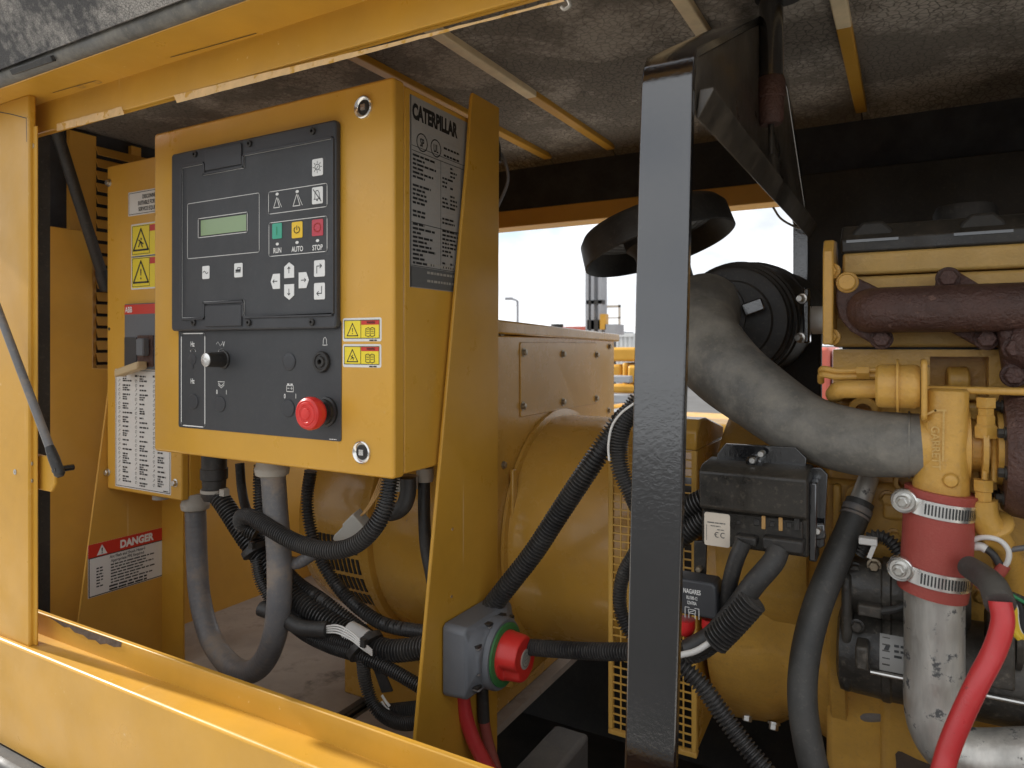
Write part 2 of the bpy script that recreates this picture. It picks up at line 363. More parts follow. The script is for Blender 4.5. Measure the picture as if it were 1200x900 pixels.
def foam_mat(name, base, dustc, dust, crack=85.0):
    m = bpy.data.materials.new(name); m.use_nodes = True
    N, L = m.node_tree.nodes, m.node_tree.links; bs = N['Principled BSDF']; bs.inputs['Roughness'].default_value = .85
    tc = N.new('ShaderNodeTexCoord')
    wob = N.new('ShaderNodeTexNoise'); wob.inputs['Scale'].default_value = 45; L.new(tc.outputs['Object'], wob.inputs['Vector'])
    add = N.new('ShaderNodeMix'); add.data_type = 'VECTOR'; add.inputs['Factor'].default_value = .012
    L.new(tc.outputs['Object'], add.inputs[4]); L.new(wob.outputs['Color'], add.inputs[5])
    vo = N.new('ShaderNodeTexVoronoi'); vo.feature = 'DISTANCE_TO_EDGE'; vo.inputs['Scale'].default_value = crack; L.new(add.outputs[1], vo.inputs['Vector'])
    cr = N.new('ShaderNodeMapRange'); cr.inputs['From Max'].default_value = .09; L.new(vo.outputs['Distance'], cr.inputs['Value'])
    fa = N.new('ShaderNodeTexNoise'); fa.inputs['Scale'].default_value = 3.1; fa.inputs['Detail'].default_value = 6; L.new(tc.outputs['Object'], fa.inputs['Vector'])
    fm = N.new('ShaderNodeMapRange'); fm.inputs['From Min'].default_value = .42; fm.inputs['From Max'].default_value = .60; fm.inputs['To Min'].default_value = .0; fm.inputs['To Max'].default_value = .5; L.new(fa.outputs['Fac'], fm.inputs['Value']); L.new(fm.outputs['Result'], cr.inputs['To Min'])
    big = N.new('ShaderNodeTexNoise'); big.inputs['Scale'].default_value = 4.2; big.inputs['Detail'].default_value = 8; big.inputs['Roughness'].default_value = .60; L.new(tc.outputs['Object'], big.inputs['Vector'])
    fine = N.new('ShaderNodeTexNoise'); fine.inputs['Scale'].default_value = 90; fine.inputs['Detail'].default_value = 6; L.new(tc.outputs['Object'], fine.inputs['Vector'])
    ad = N.new('ShaderNodeMath'); ad.operation = 'MULTIPLY_ADD'; ad.inputs[1].default_value = .26; L.new(fine.outputs['Fac'], ad.inputs[0]); L.new(big.outputs['Fac'], ad.inputs[2])
    ra = N.new('ShaderNodeMapRange'); ra.inputs['From Min'].default_value = .62; ra.inputs['From Max'].default_value = .74; ra.inputs['To Max'].default_value = dust; L.new(ad.outputs[0], ra.inputs['Value'])
    m1 = N.new('ShaderNodeMix'); m1.data_type = 'RGBA'; m1.inputs['A'].default_value = (*base, 1); m1.inputs['B'].default_value = (*dustc, 1); L.new(ra.outputs['Result'], m1.inputs['Factor'])
    dk = N.new('ShaderNodeMix'); dk.data_type = 'RGBA'; dk.inputs['A'].default_value = tuple(.45 * c for c in base) + (1,); L.new(cr.outputs['Result'], dk.inputs['Factor']); L.new(m1.outputs['Result'], dk.inputs['B'])
    L.new(dk.outputs['Result'], bs.inputs['Base Color'])
    b = N.new('ShaderNodeBump'); b.inputs['Strength'].default_value = .55; b.inputs['Distance'].default_value = .003; L.new(cr.outputs['Result'], b.inputs['Height']); L.new(b.outputs['Normal'], bs.inputs['Normal'])
    return m
M['foam'] = foam_mat('crackled_foam', (.165, .145, .122), (.38, .345, .30), .85)
M['foamd'] = foam_mat('worn_door_foam', (.085, .083, .083), (.40, .375, .34), .85, 300)
# ================================================================ ground
mb = MB(); mb.box(-900, 900, -900, 900, -2.0, -1.5)
g = make('ground', mb, M['asphalt']); g['kind'] = 'structure'
mb = MB(); mb.box(-7, 7, -1.3, 4.2, -1.52, -1.494); g = make('bounce_pad', mb, M['concrete'], bevel=.01); g['kind'] = 'structure'  # pale pad added to bounce light up into the enclosure

# ================================================================ generator enclosure
YC, YR = 0.60, 1.72; YPL = .583
cn = thing('generator_enclosure', (-.3, 1.17, -1.1), 'yellow steel generator enclosure with dusty foam lined roof and raised sill', 'generator enclosure')
# pillar beside the opening, with joggled edge strip
mb = MB(); mb.prism(FZ(0), [(-1.345, YPL), (-1.207, YPL), (-1.207, YPL + .011), (-1.345, YPL + .011)], -.476, .397); pil = make('pillar', mb, M['canopy'], cn, bevel=.003)
mb = MB(); mb.box(-1.215, -1.1975, YPL + .006, YPL + .0095, -.474, .3475); make('edge_strip', mb, M['canopy'], pil, bevel=.002)
mb = MB(); mb.box(-1.30, -1.273, .6285, .648, -.72, .45); make('edge_dark', mb, M['rubber'], pil)  # plain dark strip set behind the pillar edge
for a, b in ((37.5, 543), (37.5, 563)):
    p = W(a, b, Y=YPL + .006); mb = MB(); mb.lathe(p, (0, -1, 0), [(-.001, .0046), (.002, .0046), (.0034, .003)], 16); make('bolt', mb, M['thread'], pil)
for a, b in ((18, 553), (38.5, 171)):
    p = W(a, b, Y=YPL + (.006 if a > 30 else 0)); mb = MB(); mb.lathe(p, (0, -1, 0), [(-.001, .0045), (.001, .0045), (.0012, .0018), (-.0006, .0014)], 14); make('rivet', mb, M['steel'], pil)
mb = MB(); fr = FX(-1.256)
x1 = W(45, 540, Y=.598).x; x2 = W(64, 540, Y=.598).x; z1 = W(50, 533, Y=.598).z; z2 = W(50, 575, Y=.598).z
mb.prism(FY(.598), [(-1.24, z2), (x2 - .012, z2), (x2, z2 + .014), (x2, z1 - .002), (-1.24, z1)], 0, -.006); make('strut_bracket', mb, M['canopy'], pil, bevel=.002)
# header beam: flat flange and hanging lip
ZL, ZF = .348, .396
mb = MB(); mb.box(-1.75, 1.25, .548, YC + .022, ZF, ZF + .05); hd = make('header_beam', mb, M['canopy'], cn, bevel=.002)
mb = MB(); mb.box(-1.30, 1.25, YC + .016, YC + .022, ZL, ZF + .002); make('lip', mb, M['canopy'], hd, bevel=.0015)
mb = MB(); mb.box(-1.30, 1.25, YC + .022, YC + .027, ZL, ZL + .004); make('lip_return', mb, M['canopy'], hd)
fr = FY(YC + .016)
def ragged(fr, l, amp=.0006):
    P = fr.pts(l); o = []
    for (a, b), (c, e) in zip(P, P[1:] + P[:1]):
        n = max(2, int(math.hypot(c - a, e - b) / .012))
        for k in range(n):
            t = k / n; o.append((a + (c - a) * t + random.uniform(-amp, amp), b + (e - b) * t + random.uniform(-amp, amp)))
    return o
mb = MB(); mb.flat(fr, ragged(fr, [(67, 145), (143, 125), (146, 134), (67, 154)]), .0008); make('pale_patch', mb, M['worn'], hd)
mb = MB(); mb.flat(fr, ragged(fr, [(204, 112), (300, 88), (420, 60), (560, 25), (660, -1), (662, 2), (560, 28), (420, 66), (300, 97), (208, 121)], .0003), .0008); make('pale_patch', mb, M['worn'], hd)  # pale tan strip along the lower edge of the lip
fu = Fr((0, 0, ZF - .0004), (1, 0, 0), (0, -1, 0))
for l, w_ in (([(62, 108.5), (90, 100.5), (112, 94.5)], .0012), ([(200, 67), (240, 56), (300, 39)], .0014), ([(150, 122), (176, 116)], .0008)):
    mb = MB(); mb.stroke(fu, fu.pts(l), w_, .0002); make('seam', mb, M['ink'], hd)
for a, b in ((95, 101.5), (114, 96)):
    u, v = fu.px(a, b); mb = MB(); mb.stroke(fu, rrect(u - .005, v - .004, u + .005, v + .004), .001, .0003, closed=True); make('clip_hole', mb, M['thread'], hd)
fp_ = FY(YPL); mb = MB(); mb.stroke(fp_, fp_.pts([(-2, 131), (14, 134), (31, 138.5), (31.5, 166)]), .0014, .0003); make('weld_seam', mb, M['slot'], pil)
# rubber seal along the header
mb = MB(); mb.tube([(-1.75, .536, .402), (-1.0, .536, .402), (0, .536, .402), (1.25, .536, .402)], .0115, 14); make('door_seal', mb, M['hose'], cn)
# sill
ZS = -.475; YS = .575
mb = MB(); mb.box(-1.75, 1.25, YS, YC + .05, -.645, ZS); sl = make('sill', mb, M['canopy'], cn, bevel=.004, seg=3)
mb = MB(); mb.box(-1.30, 1.25, YC + .018, YC + .026, ZS - .002, -.440); make('lip', mb, M['canopy'], sl, bevel=.0015)
mb = MB()
fr = FY(YC + .018)
pp = [(56, 721.6), (78, 730), (100, 737.6), (122, 745), (143, 752.3), (142, 758), (134, 758), (125, 754), (118, 755), (112, 750), (104, 749), (98, 744), (88, 741), (82, 735), (76, 735), (70, 731)]
mb.flat(fr, [(u, min(v, -.4402)) for u, v in fr.pts(pp)], .0007); make('chipped_patch', mb, M['rustl'], sl)
mb = MB(); mb.box(-1.9, 1.25, .548, .645, -.95, -.646); make('skirt', mb, M['rubber'], cn, bevel=.012, seg=4)
# base tray and its dark trough under the engine
mb = MB(); mb.box(-1.75, 1.25, YC + .052, YR + .05, -1.06, -1.04); mb.box(-1.75, 1.25, YR + .02, YR + .05, -1.04, -.6); make('base_tray', mb, M['tray'], cn)
mb = MB(); mb.box(-1.66, -.975, YC + .055, YR, -.735, -.72); make('floor_plate', mb, M['floor'], cn)
mb = MB(); mb.box(-.93, -.675, .93, YR, -.735, -.72); make('floor_plate', mb, M['floor'], cn)
for x in (-.966, -.945):
    mb = MB(); mb.box(x - .006, x + .006, YC + .06, YR, -.80, -.728); make('channel_edge', mb, M['blackd'], cn, bevel=.002)
mb = MB(); mb.box(-.665, -.585, .80, 1.36, -1.0, -.815); make('frame_rail', mb, M['greyblk'], cn, bevel=.01)
# roof with foam panels and battens
mb = MB(); mb.box(-1.75, 1.25, YC + .024, YR + .04, .51, .53); make('roof_skin', mb, M['canopy'], cn)
xs = [-1.74, -.823, -.648, -.283, -.088, 1.24]
for a, b in zip(xs, xs[1:]):
    mb = MB(); fr = FX(a + .0015); mb.prism(fr, [(YC + .024, .5), (1.62, .5), (1.65, .492), (1.70, .47), (1.70, .51), (YC + .024, .51)], 0, b - a - .003)
    make('roof_foam', mb, M['foam'], cn)
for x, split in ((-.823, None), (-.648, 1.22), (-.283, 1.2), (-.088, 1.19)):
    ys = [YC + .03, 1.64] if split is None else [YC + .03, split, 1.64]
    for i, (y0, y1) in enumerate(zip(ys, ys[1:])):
        mb = MB(); mb.box(x - .011, x + .011, y0, y1, .488 + .0005 * i, .503); make('roof_batten', mb, M['cream'] if (split and i == 0) else M['canopy'], cn, bevel=.002)  # split battens are cream in front and yellow behind
# far side: foam lined upright, header, dark panel and sill
mb = MB(); mb.box(-1.72, 1.24, 1.672, 1.70, .335, .499); make('foam_upright', mb, M['navy'], cn)
mb = MB(); mb.box(-1.72, 1.24, 1.67, YR + .02, .325, .372); make('far_header', mb, M['inner'], cn, bevel=.003)
mb = MB(); mb.box(-.213, 1.24, 1.645, 1.667, .02, .374); make('dark_panel', mb, M['tray'], cn, bevel=.002)
mb = MB(); mb.box(-1.72, 1.24, YR - .02, YR + .02, -.72, -.475); make('far_sill', mb, M['inner'], cn)
mb = MB(); mb.box(-1.75, -1.60, YR - .01, YR + .01, -.475, .33); make('far_wall', mb, M['inner'], cn)
mb = MB(); mb.box(1.22, 1.25, .65, 1.7, -1.04, .5); make('end_wall', mb, M['navy'], cn)
# end wall behind the breaker box: foam strip, louvred sheet, lower plate
XE = -1.66
mb = MB(); mb.box(XE - .03, XE - .01, YC + .05, 1.70, -.72, .5); make('end_wall', mb, M['navy'], cn)
mb = MB(); fr = FX(XE - .01)
mb.prism(fr, [(.885, -.1), (.945, -.1), (.945, .49), (.885, .49)], 0, .012); mb.prism(fr, [(1.03, -.1), (1.055, -.1), (1.055, .49), (1.03, .49)], 0, .012)
mb.prism(fr, [(1.125, -.1), (1.70, -.1), (1.70, .49), (1.125, .49)], 0, .012); mb.prism(fr, [(.885, -.1), (1.70, -.1), (1.70, -.07), (.885, -.07)], 0, .0125)
lw = make('louvre_sheet', mb, M['inner'], cn)
mb = MB()
y0, y1 = .944, 1.031
mb.faces([(XE + .001, y0, .0285), (XE + .001, y1, .0285), (XE + .010, y1, .008), (XE + .010, y0, .008), (XE + .012, y1, .0085), (XE + .012, y0, .0085), (XE + .003, y1, .0295), (XE + .003, y0, .0295)],
         [(0, 1, 2, 3), (3, 2, 4, 5), (5, 4, 6, 7), (7, 6, 1, 0), (0, 3, 5, 7), (1, 6, 4, 2)])
sl0 = make('louvre_slat', mb, M['inner'], lw)
sl0.location.z += -.075; ORG[sl0].z += -.075
for c in range(2):
    for k in range(19):
        if c or k: dup(sl0, (0, .088 * c, .0285 * k), lw)
mb = MB(); fr = FX(-1.60)
mb.prism(fr, [(.72, -.72), (1.03, -.72), (1.03, -.06), (.905, -.05), (.905, .256), (.72, .256)], -.03, 0); make('lower_plate', mb, M['inner'], cn, bevel=.002)
mb = MB(); mb.box(XE, -1.63, .93, YR, -.72, -.09); make('rear_plate', mb, M['inner'], cn)

# raised door above the opening
dr = thing('enclosure_door', (-.2, .53, .43), 'raised lift up enclosure door with worn grey foam lining above the header', 'door')
fr = Fr((-1.75, .532, .418), (1, 0, 0), (0, -.50, .866))
mb = MB(); mb.prism(fr, [(0, 0), (3.0, 0), (3.0, .95), (0, .95)], -.03, 0); make('door_skin', mb, M['canopy'], dr)
mb = MB(); mb.prism(fr, [(.0, -.006), (2.99, -.006), (2.99, .93), (.0, .93)], 0, .018); make('foam_lining', mb, M['foamd'], dr)
mb = MB(); a = fr.px(16, 84, .019); b = fr.px(64, 68, .019)
mb.prism(fr, [(a[0], a[1] - .004), (b[0], b[1] - .004), (b[0], b[1] + .004), (a[0], a[1] + .004)], .018, .024); make('clip_strip', mb, M['rubber'], dr, bevel=.001)

# gas struts
def strut(p0, p1, r, label, m=M['black'], ball=True):
    p0, p1 = Vector(p0), Vector(p1); d = (p1 - p0).normalized()
    t = thing('gas_strut', p0, label, 'gas strut', 'gas struts of the doors')
    mb = MB(); mb.cyl(p0 + d * .03, p1, r, 20); make('tube', mb, m, t)
    mb = MB(); mb.lathe(p0 - d * .012, d, [(0, r * .75), (.004, r * 1.25), (.03, r * 1.3), (.045, r * 1.15), (.05, r * 1.02)], 20); make('end_socket', mb, M['rubber'], t)
    mb = MB(); mb.cyl(p0 + Vector((0, -.007, 0)), p0 + Vector((0, .022, 0)), r * .8, 16); make('ball_stud', mb, M['black'], t)
a = W(68, 550, Y=.580); strut(a, (-1.447, .517, .452), .0060, 'black gas strut leaning up from the yellow pillar bracket to the raised door', M['gconduit'])
a = W(124, 335, Y=.93); b = W(70, 165, Y=.80); strut(a, b + (b - a) * .1, .0115, 'dark gas strut leaning in shadow beside the louvred end wall', M['rubber'])

# lifting frame: bent flat bar, gusset, flange, lifting rod
lf = thing('lifting_frame', (-.21, 1.1, -.9), 'glossy black steel lifting frame post standing in front of the engine', 'lifting frame')
X1, X0 = -.183, -.236; YP = .68
prof = [(YP, -.98), (YP, .262), (YP + .004, .281), (YP + .014, .296), (1.04, .470), (1.10, .484), (1.30, .468), (1.56, .285), (1.585, .265), (1.59, .24), (1.59, -.6)]; XN = -.212
mb = MB(); th = .011; V = []
P = [Vector((0, a, b)) for a, b in prof]
for i, p in enumerate(P):
    t = (P[min(i + 1, len(P) - 1)] - P[max(0, i - 1)]).normalized(); nn = Vector((0, -t.z, t.y))      # outward
    sk = .032 * (1 - max(0, min(1, (p.z + .56) / .84))) if p.y < .9 else 0                         # the post leans a little
    xq = X0 if p.y < 1.35 else XN; tf = 1 if p.y < 1.2 else 2.4
    for xx, k in ((xq - sk, 0), (X1 - sk, 0), (X1 - sk, -th * tf), (xq - sk, -th * tf)): V.append(Vector((xx, 0, 0)) + p + nn * k)
n = len(P); F = [(4 * i + k, 4 * i + (k + 1) % 4, 4 * (i + 1) + (k + 1) % 4, 4 * (i + 1) + k) for i in range(n - 1) for k in range(4)] + [(0, 1, 2, 3), (4 * n - 1, 4 * n - 2, 4 * n - 3, 4 * n - 4)]
mb.faces(V, F); make('bent_bar', mb, M['black'], lf, bevel=.002, seg=3, smooth=50)
mb = MB(); mb.prism(FX(X1 - .008), [(YP + .011, .235), (YP + .011, .285), (1.04, .458), (1.10, .472), (1.295, .455), (1.565, .262), (1.57, .235)], 0, .006); make('gusset', mb, M['brownsheen'], lf, bevel=.001)
mb = MB(); mb.prism(FY(YP + .014), [(-.1855, .228), (-.1835, .226), (-.168, .252), (-.168, .2555), (-.182, .2555)], -.004, -.895); make('flange', mb, M['brownsheen'], lf, bevel=.0025, seg=3)
mb = MB(); mb.prism(FY(1.30), [(-.177, .47), (-.165, .47), (-.165, .24), (-.177, .24)], 0, -.012); make('stiffener', mb, M['steel'], lf) if False else mb.bm.free()
rc = Vector((-.170, 1.04, 0))
mb = MB(); mb.cyl(rc + Vector((0, 0, .372)), rc + Vector((0, 0, .52)), .0165, 24); make('lifting_rod', mb, M['black'], lf)
mb = MB(); mb.lathe(rc + Vector((0, 0, .312)), (0, 0, 1), [(0, .014), (.006, .0175), (.036, .018), (.038, .0198), (.058, .0198), (.066, .017)], 24); make('rod_nut', mb, M['rust'], lf)
mb = MB(); mb.cyl(rc + Vector((0.012, 0, .490)), rc + Vector((.012, 0, .5005)), .034, 28); make('rod_gasket', mb, M['rubber'], lf)
mb = MB(); mb.cyl(rc + Vector((0, 0, .27)), rc + Vector((0, 0, .314)), .004, 10); make('pin', mb, M['blackd'], lf)

# ================================================================ control cabinet
YP1 = .75; XL, XR = -1.142, -.611; ZT, ZB = .368, -.183
cc = thing('control_cabinet', (-.876, .85, ZB), 'yellow generator control cabinet with keypad panel and red stop knob', 'control cabinet')
FP = FY(YP1)
mb = MB(); mb.prism(FP, rrect(XL, ZB, XR, ZT, .006, 3), -.024, 0); dp = make('cabinet_door', mb, M['cabinet'], cc, bevel=.0045, seg=4)
mb = MB(); mb.box(XL + .004, XR - .003, YP1 + .026, .985, ZB + .003, ZT - .003); body = make('cabinet_body', mb, M['cabinet'], cc, bevel=.004, seg=3)
mb = MB(); mb.box(XL + .012, XR - .012, YP1 + .022, YP1 + .030, ZB + .01, ZT - .01); make('door_gasket', mb, M['rubber'], cc)
mb = MB(); mb.box(-.640, -.606, 1.0, 1.016, ZT - .02, ZT + .016); make('top_tab', mb, M['rust'], cc)
# lower charcoal plate
TL = FP.px(210, 380); BR = FP.px(400.5, 517.5); BL = FP.px(211, 500)
mb = MB(); mb.prism(FP, rrect(TL[0], BR[1], BR[0], TL[1], .004), 0, .0012); lp = make('lower_panel', mb, M['plate'], cc)
FL = FP.off(.0012)
# controller bezel
u0, v1 = FP.px(207.5, 180.6); u1, v0 = FP.px(400, 385)
v1 = FP.px(400, 142)[1]; FB = FP.off(.011)
mb = MB(); mb.prism(FP, rrect(u0, v0, u1, v1, .006, 5), 0, .011); bz = make('controller_bezel', mb, M['plastic'], cc, bevel=.003, seg=3)
# raised tabs and recessed-looking rim of the keypad film
tabs = [((239, 178), (286, 200)), ((238, 356), (286, 381))]
inner = FB.pts([(214, 196), (239, 190.5), (239.5, 206), (285.5, 197), (288, 181), (390, 162)]) + FB.pts([(390, 366.5), (287.5, 366), (286, 352), (237, 353), (236, 368.7), (214.5, 369)])
# straighten to plane axes
xL = inner[0][0]; xR = FB.px(390, 250)[0]; ta, tb = FB.px(239.3, 195)[0], FB.px(286.5, 190)[0]
zt = FB.px(390, 162.5)[1]; zb = FB.px(390, 367.5)[1]; ztt = FB.px(285.5, 197)[1]; zbt = FB.px(286, 352)[1]
film = [(xL, zb), (ta, zb), (ta, zbt), (tb, zbt), (tb, zb), (xR, zb), (xR, zt), (tb, zt), (tb, ztt), (ta, ztt), (ta, zt), (xL, zt)]
mb = MB(); mb.prism(FB, film, -.001, .0006); kf = make('keypad_film', mb, M['plate'], bz)
FK = FB.off(.0006)
mb = MB(); mb.stroke(FK, film, .0015, closed=True); make('white_outline', mb, M['label'], kf)
mb = MB(); w_ = .0035
for i, (p, q) in enumerate(zip(film, film[1:] + film[:1])):
    nx = q[1] - p[1]; ny = -(q[0] - p[0]); L_ = math.hypot(nx, ny); nx /= L_; ny /= L_
    mb.prism(FB, [p, q, (q[0] + nx * w_, q[1] + ny * w_), (p[0] + nx * w_, p[1] + ny * w_)], 0, .003)
make('raised_rim', mb, M['plastic'], bz, bevel=.0008)
for za, zz in ((ztt + .006, v1 - .006), (v0 + .006, zbt - .006)):
    mb = MB(); mb.prism(FB, rrect(ta + .005, za, tb - .005, zz, .002), 0, .0028); make('slide_tab', mb, M['plastic'], bz, bevel=.001)
for a, b in ((229, 181), (293, 168.7), (367, 154), (227.5, 378), (292, 378), (366, 377.5)):
    u, v = FB.px(a, b); mb = MB(); mb.lathe(FB.p(u, v, -.001), FB.n, [(0, .0052), (.0038, .0052), (.0046, .0042), (.0046, .0022), (.002, .0020)], 20); make('bezel_screw', mb, M['knobk'], bz)
# LCD and print on keypad film
def pr(fr, a, b, c, d): 
    p, q = fr.px(a, b), fr.px(c, d); return p[0], p[1], q[0], q[1]
mb = MB()
x0, z1 = FK.px(220, 238); x1, z0 = FK.px(304, 295.3); z1 = FK.px(304, 226)[1]
mb.stroke(FK, rrect(x0, z0, x1, z1, .003), .0009, closed=True)
a0, b1 = FK.px(232.5, 258); a1, b0 = FK.px(290, 272); b1 = FK.px(290, 248.5)[1]
mb.stroke(FK, rrect(a0, b0, a1, b1, .001), .0011, closed=True)
for (c0, c1, c2, c3) in ((315, 224, 383.5, 242), (315.4, 259, 383.5, 294.5)):
    p = FK.px(c0, c1); q = FK.px(c2, c3); tt = FK.px(c2, 214.6 if c1 < 240 else 253)[1]
    mb.stroke(FK, rrect(p[0], q[1], q[0], tt, .003), .0010, closed=True)
make('white_frame', mb, M['label'], kf)
mb = MB(); mb.prism(FK, rrect(a0 + .001, b0 + .001, a1 - .001, b1 - .001), -.0003, .0004); lc = make('display', mb, M['knobk'], kf)
mb = MB(); mb.flat(FK, rrect(a0 + .007, b0 + .0025, a1 - .002, b1 - .0035), .0007); make('lcd_screen', mb, M['lcd'], lc)
def key(a, b, w, h, m, shape=None, ink=M['ink'], icon=None):
    u, v = FK.px(a, b)
    w, h = w * .00147, h * .00117
    P = rrect(u - w / 2, v - h / 2, u + w / 2, v + h / 2, .0022) if shape is None else [(u + x * w / 2, v + y * h / 2) for x, y in shape]
    mb = MB(); mb.prism(FK, P, 0, .0009); o = make('key', mb, m, kf, bevel=.0004)
    if icon:
        fr = FK.off(.0009); mb = MB(); icon(mb, fr, u, v, w, h); make('icon', mb, ink, o)
def S(*l): return lambda mb, fr, u, v, w, h: [mb.stroke(fr, [(u + x * w, v + y * h) for x, y in pl], .0011) for pl in l] and None
def arrow(dx, dy):
    def f(mb, fr, u, v, w, h):
        s = .26
        A = [(-dx * s, -dy * s), (dx * s, dy * s)]
        H = [(dx * s - (dx + dy) * .14, dy * s - (dy + dx) * .14), (dx * s, dy * s), (dx * s - (dx - dy) * .14, dy * s - (dy - dx) * .14)]
        k = .017
        for pl in (A, H): mb.stroke(fr, [(u + x * k, v + y * k) for x, y in pl], .0011)
    return f
def bulb(mb, fr, u, v, w, h):
    mb.stroke(fr, ell(u, v, w * .22, h * .17), .0009, closed=True); mb.stroke(fr, [(u - w * .1, v - h * .1), (u + w * .08, v + h * .06)], .0009)
    for k in range(8):
        a = k * math.pi / 4; mb.stroke(fr, [(u + w * .31 * math.cos(a), v + h * .25 * math.sin(a)), (u + w * .4 * math.cos(a), v + h * .34 * math.sin(a))], .0009)
def bell(mb, fr, u, v, w, h, slash=True):
    P = [(-.28, -.22), (-.2, -.12), (-.2, .12), (-.08, .28), (.08, .28), (.2, .12), (.2, -.12), (.28, -.22)]
    mb.stroke(fr, [(u + x * w, v + y * h) for x, y in P], .0009, closed=True); mb.flat(fr, ell(u, v - h * .29, w * .07, h * .05, 8))
    if slash: mb.stroke(fr, [(u - w * .36, v + h * .36), (u + w * .36, v - h * .36)], .0013)
def sine(mb, fr, u, v, w, h): mb.stroke(fr, [(u + w * (.34 * (t / 6 - 1)), v + h * .1 * math.sin(t * math.pi / 6)) for t in range(13)], .0011)
def bus(mb, fr, u, v, w, h):
    mb.flat(fr, rrect(u - w * .3, v - h * .1, u + w * .3, v + h * .06, .001)); mb.stroke(fr, [(u - w * .1, v + h * .06), (u - w * .05, v + h * .18), (u + w * .28, v + h * .18), (u + w * .28, v)], .0010)
    mb.flat(fr, rrect(u - w * .32, v - h * .16, u + w * .32, v - h * .12))
key(372.5, 196, 14.5, 21, M['button'], icon=bulb); key(372.3, 229, 14.5, 21, M['button'], icon=bell)
key(325, 270.7, 14, 20, M['keyg'], icon=S([(0, -.25), (0, .25)]), ink=M['wireg'])
def power(mb, fr, u, v, w, h):
    mb.stroke(fr, [(u + w * .26 * math.cos(math.radians(a)), v + h * .2 * math.sin(math.radians(a))) for a in range(125, 416, 29)], .0013); mb.stroke(fr, [(u, v), (u, v + h * .25)], .0013)
key(348.5, 269.4, 15, 20.5, M['keyy'], icon=power)
key(372.4, 266.7, 15, 20.5, M['keyr'], icon=lambda mb, fr, u, v, w, h: mb.stroke(fr, ell(u, v, w * .3, h * .26, 14), .0014, closed=True), ink=M['stickr'])
key(241.6, 319.3, 12, 18, M['button'], icon=sine); key(279.7, 316.7, 13, 19, M['button'], icon=bus)
hx = [(-1, .0), (-.5, -1), (1, -1), (1, 1), (-.5, 1)]
key(323, 329.8, 13.5, 19.5, M['button'], hx, icon=arrow(-1, 0)); key(356.3, 328.3, 14, 20, M['button'], [(-x, y) for x, y in hx], icon=arrow(1, 0))
hv = [(0, 1), (-1, .45), (-1, -1), (1, -1), (1, .45)]
key(339.2, 316.5, 14, 20, M['button'], hv, icon=arrow(0, 1)); key(339.2, 342.3, 14, 20, M['button'], [(x, -y) for x, y in hv], icon=arrow(0, -1))
key(374.7, 314.5, 14.5, 20.5, M['button'], icon=S([(-.22, -.28), (-.22, .14), (.2, .14)], [(.06, .26), (.22, .14), (.06, .02)]))
key(374.7, 341.2, 14.5, 20.5, M['button'], icon=S([(.22, .28), (.22, -.14), (-.2, -.14)], [(-.06, -.02), (-.22, -.14), (-.06, -.26)]))
mb = MB()
for a, b, s in ((325.5, 237.5, 1.0), (349, 234.5, 1.12)):
    u, v = FK.px(a, b); k = .0085 * s
    mb.stroke(FK, [(u - k, v - k * .85), (u + k * .5, v - k * .85), (u - k * .2, v + k * .95)], .0012, closed=True)
    mb.stroke(FK, [(u + k * .1, v + k * .8), (u + k * 1.0, v - k * .85)], .0009)
for a, b in ((325, 227.5), (348.5, 224.5), (325.2, 286), (348.3, 284.2), (372.3, 282)):
    u, v = FK.px(a, b); mb.flat(FK, ell(u, v, .0034, .0022, 12))
for st, a, b in (('RUN', 325.3, 293.3), ('AUTO', 348.6, 291.6), ('STOP', 372.4, 289.8)):
    u, v = FK.px(a, b); mb.text(FK, st, u, v, .0078, .78)
make('white_symbols', mb, M['white'], kf)
# lower panel: outline, symbols, discs, knob, buzzer, stop button
mb = MB(); p = FL.px(212.7, 391); q = FL.px(240.3, 500.6)
mb.stroke(FL, rrect(p[0], q[1], q[0], p[1], .004), .0018, closed=True)
for st, a, b in (('Hz', 226, 403), ('Hz', 226, 446.3), ('0', 254.5, 459), ('I', 265.5, 459.5), ('0', 334, 464), ('I', 347, 464)):
    u, v = FL.px(a, b); mb.text(FL, st, u, v, .0085 if st == 'Hz' else .007, .75)
for a, b in ((226.5, 410.5), (259.5, 410.5)):
    u, v = FL.px(a, b); mb.stroke(FL, [(u + .008 * math.cos(math.radians(t)), v - .006 + .008 * math.sin(math.radians(t))) for t in range(35, 146, 11)], .0017)
u, v = FL.px(257, 403); mb.stroke(FL, [(u + .006 * (t / 6 - 1), v + .003 * math.sin(t * math.pi / 6)) for t in range(13)], .0011); mb.text(FL, 'V', u + .011, v, .008, .8)
u, v = FL.px(259.5, 451); [mb.stroke(FL, [(u - .007, v + k), (u, v + k - .005), (u + .007, v + k)], .001) for k in (.003, 0)]
mb.stroke(FL, [(u - .008, v + .005), (u + .008, v + .005)], .001)
u, v = FL.px(381, 400.5); P = [(-.28, -.22), (-.2, -.12), (-.2, .12), (-.08, .28), (.08, .28), (.2, .12), (.2, -.12), (.28, -.22)]
mb.stroke(FL, [(u + x * .016, v + y * .022) for x, y in P], .0009, closed=True)
u, v = FL.px(340, 455); mb.stroke(FL, rrect(u - .007, v - .005, u + .007, v + .004), .001, closed=True); mb.stroke(FL, [(u - .005, v + .006), (u - .002, v + .006)], .002); mb.stroke(FL, [(u + .002, v + .006), (u + .005, v + .006)], .002)
mb.stroke(FL, [(u - .005, v), (u - .0015, v)], .0008); mb.stroke(FL, [(u + .0015, v), (u + .005, v)], .0008); mb.stroke(FL, [(u + .0033, v - .002), (u + .0033, v + .002)], .0008)
u, v = FL.px(391, 515.4); mb.rows(FL, u - .008, u + .006, v, .0012, word=(.003, .005))
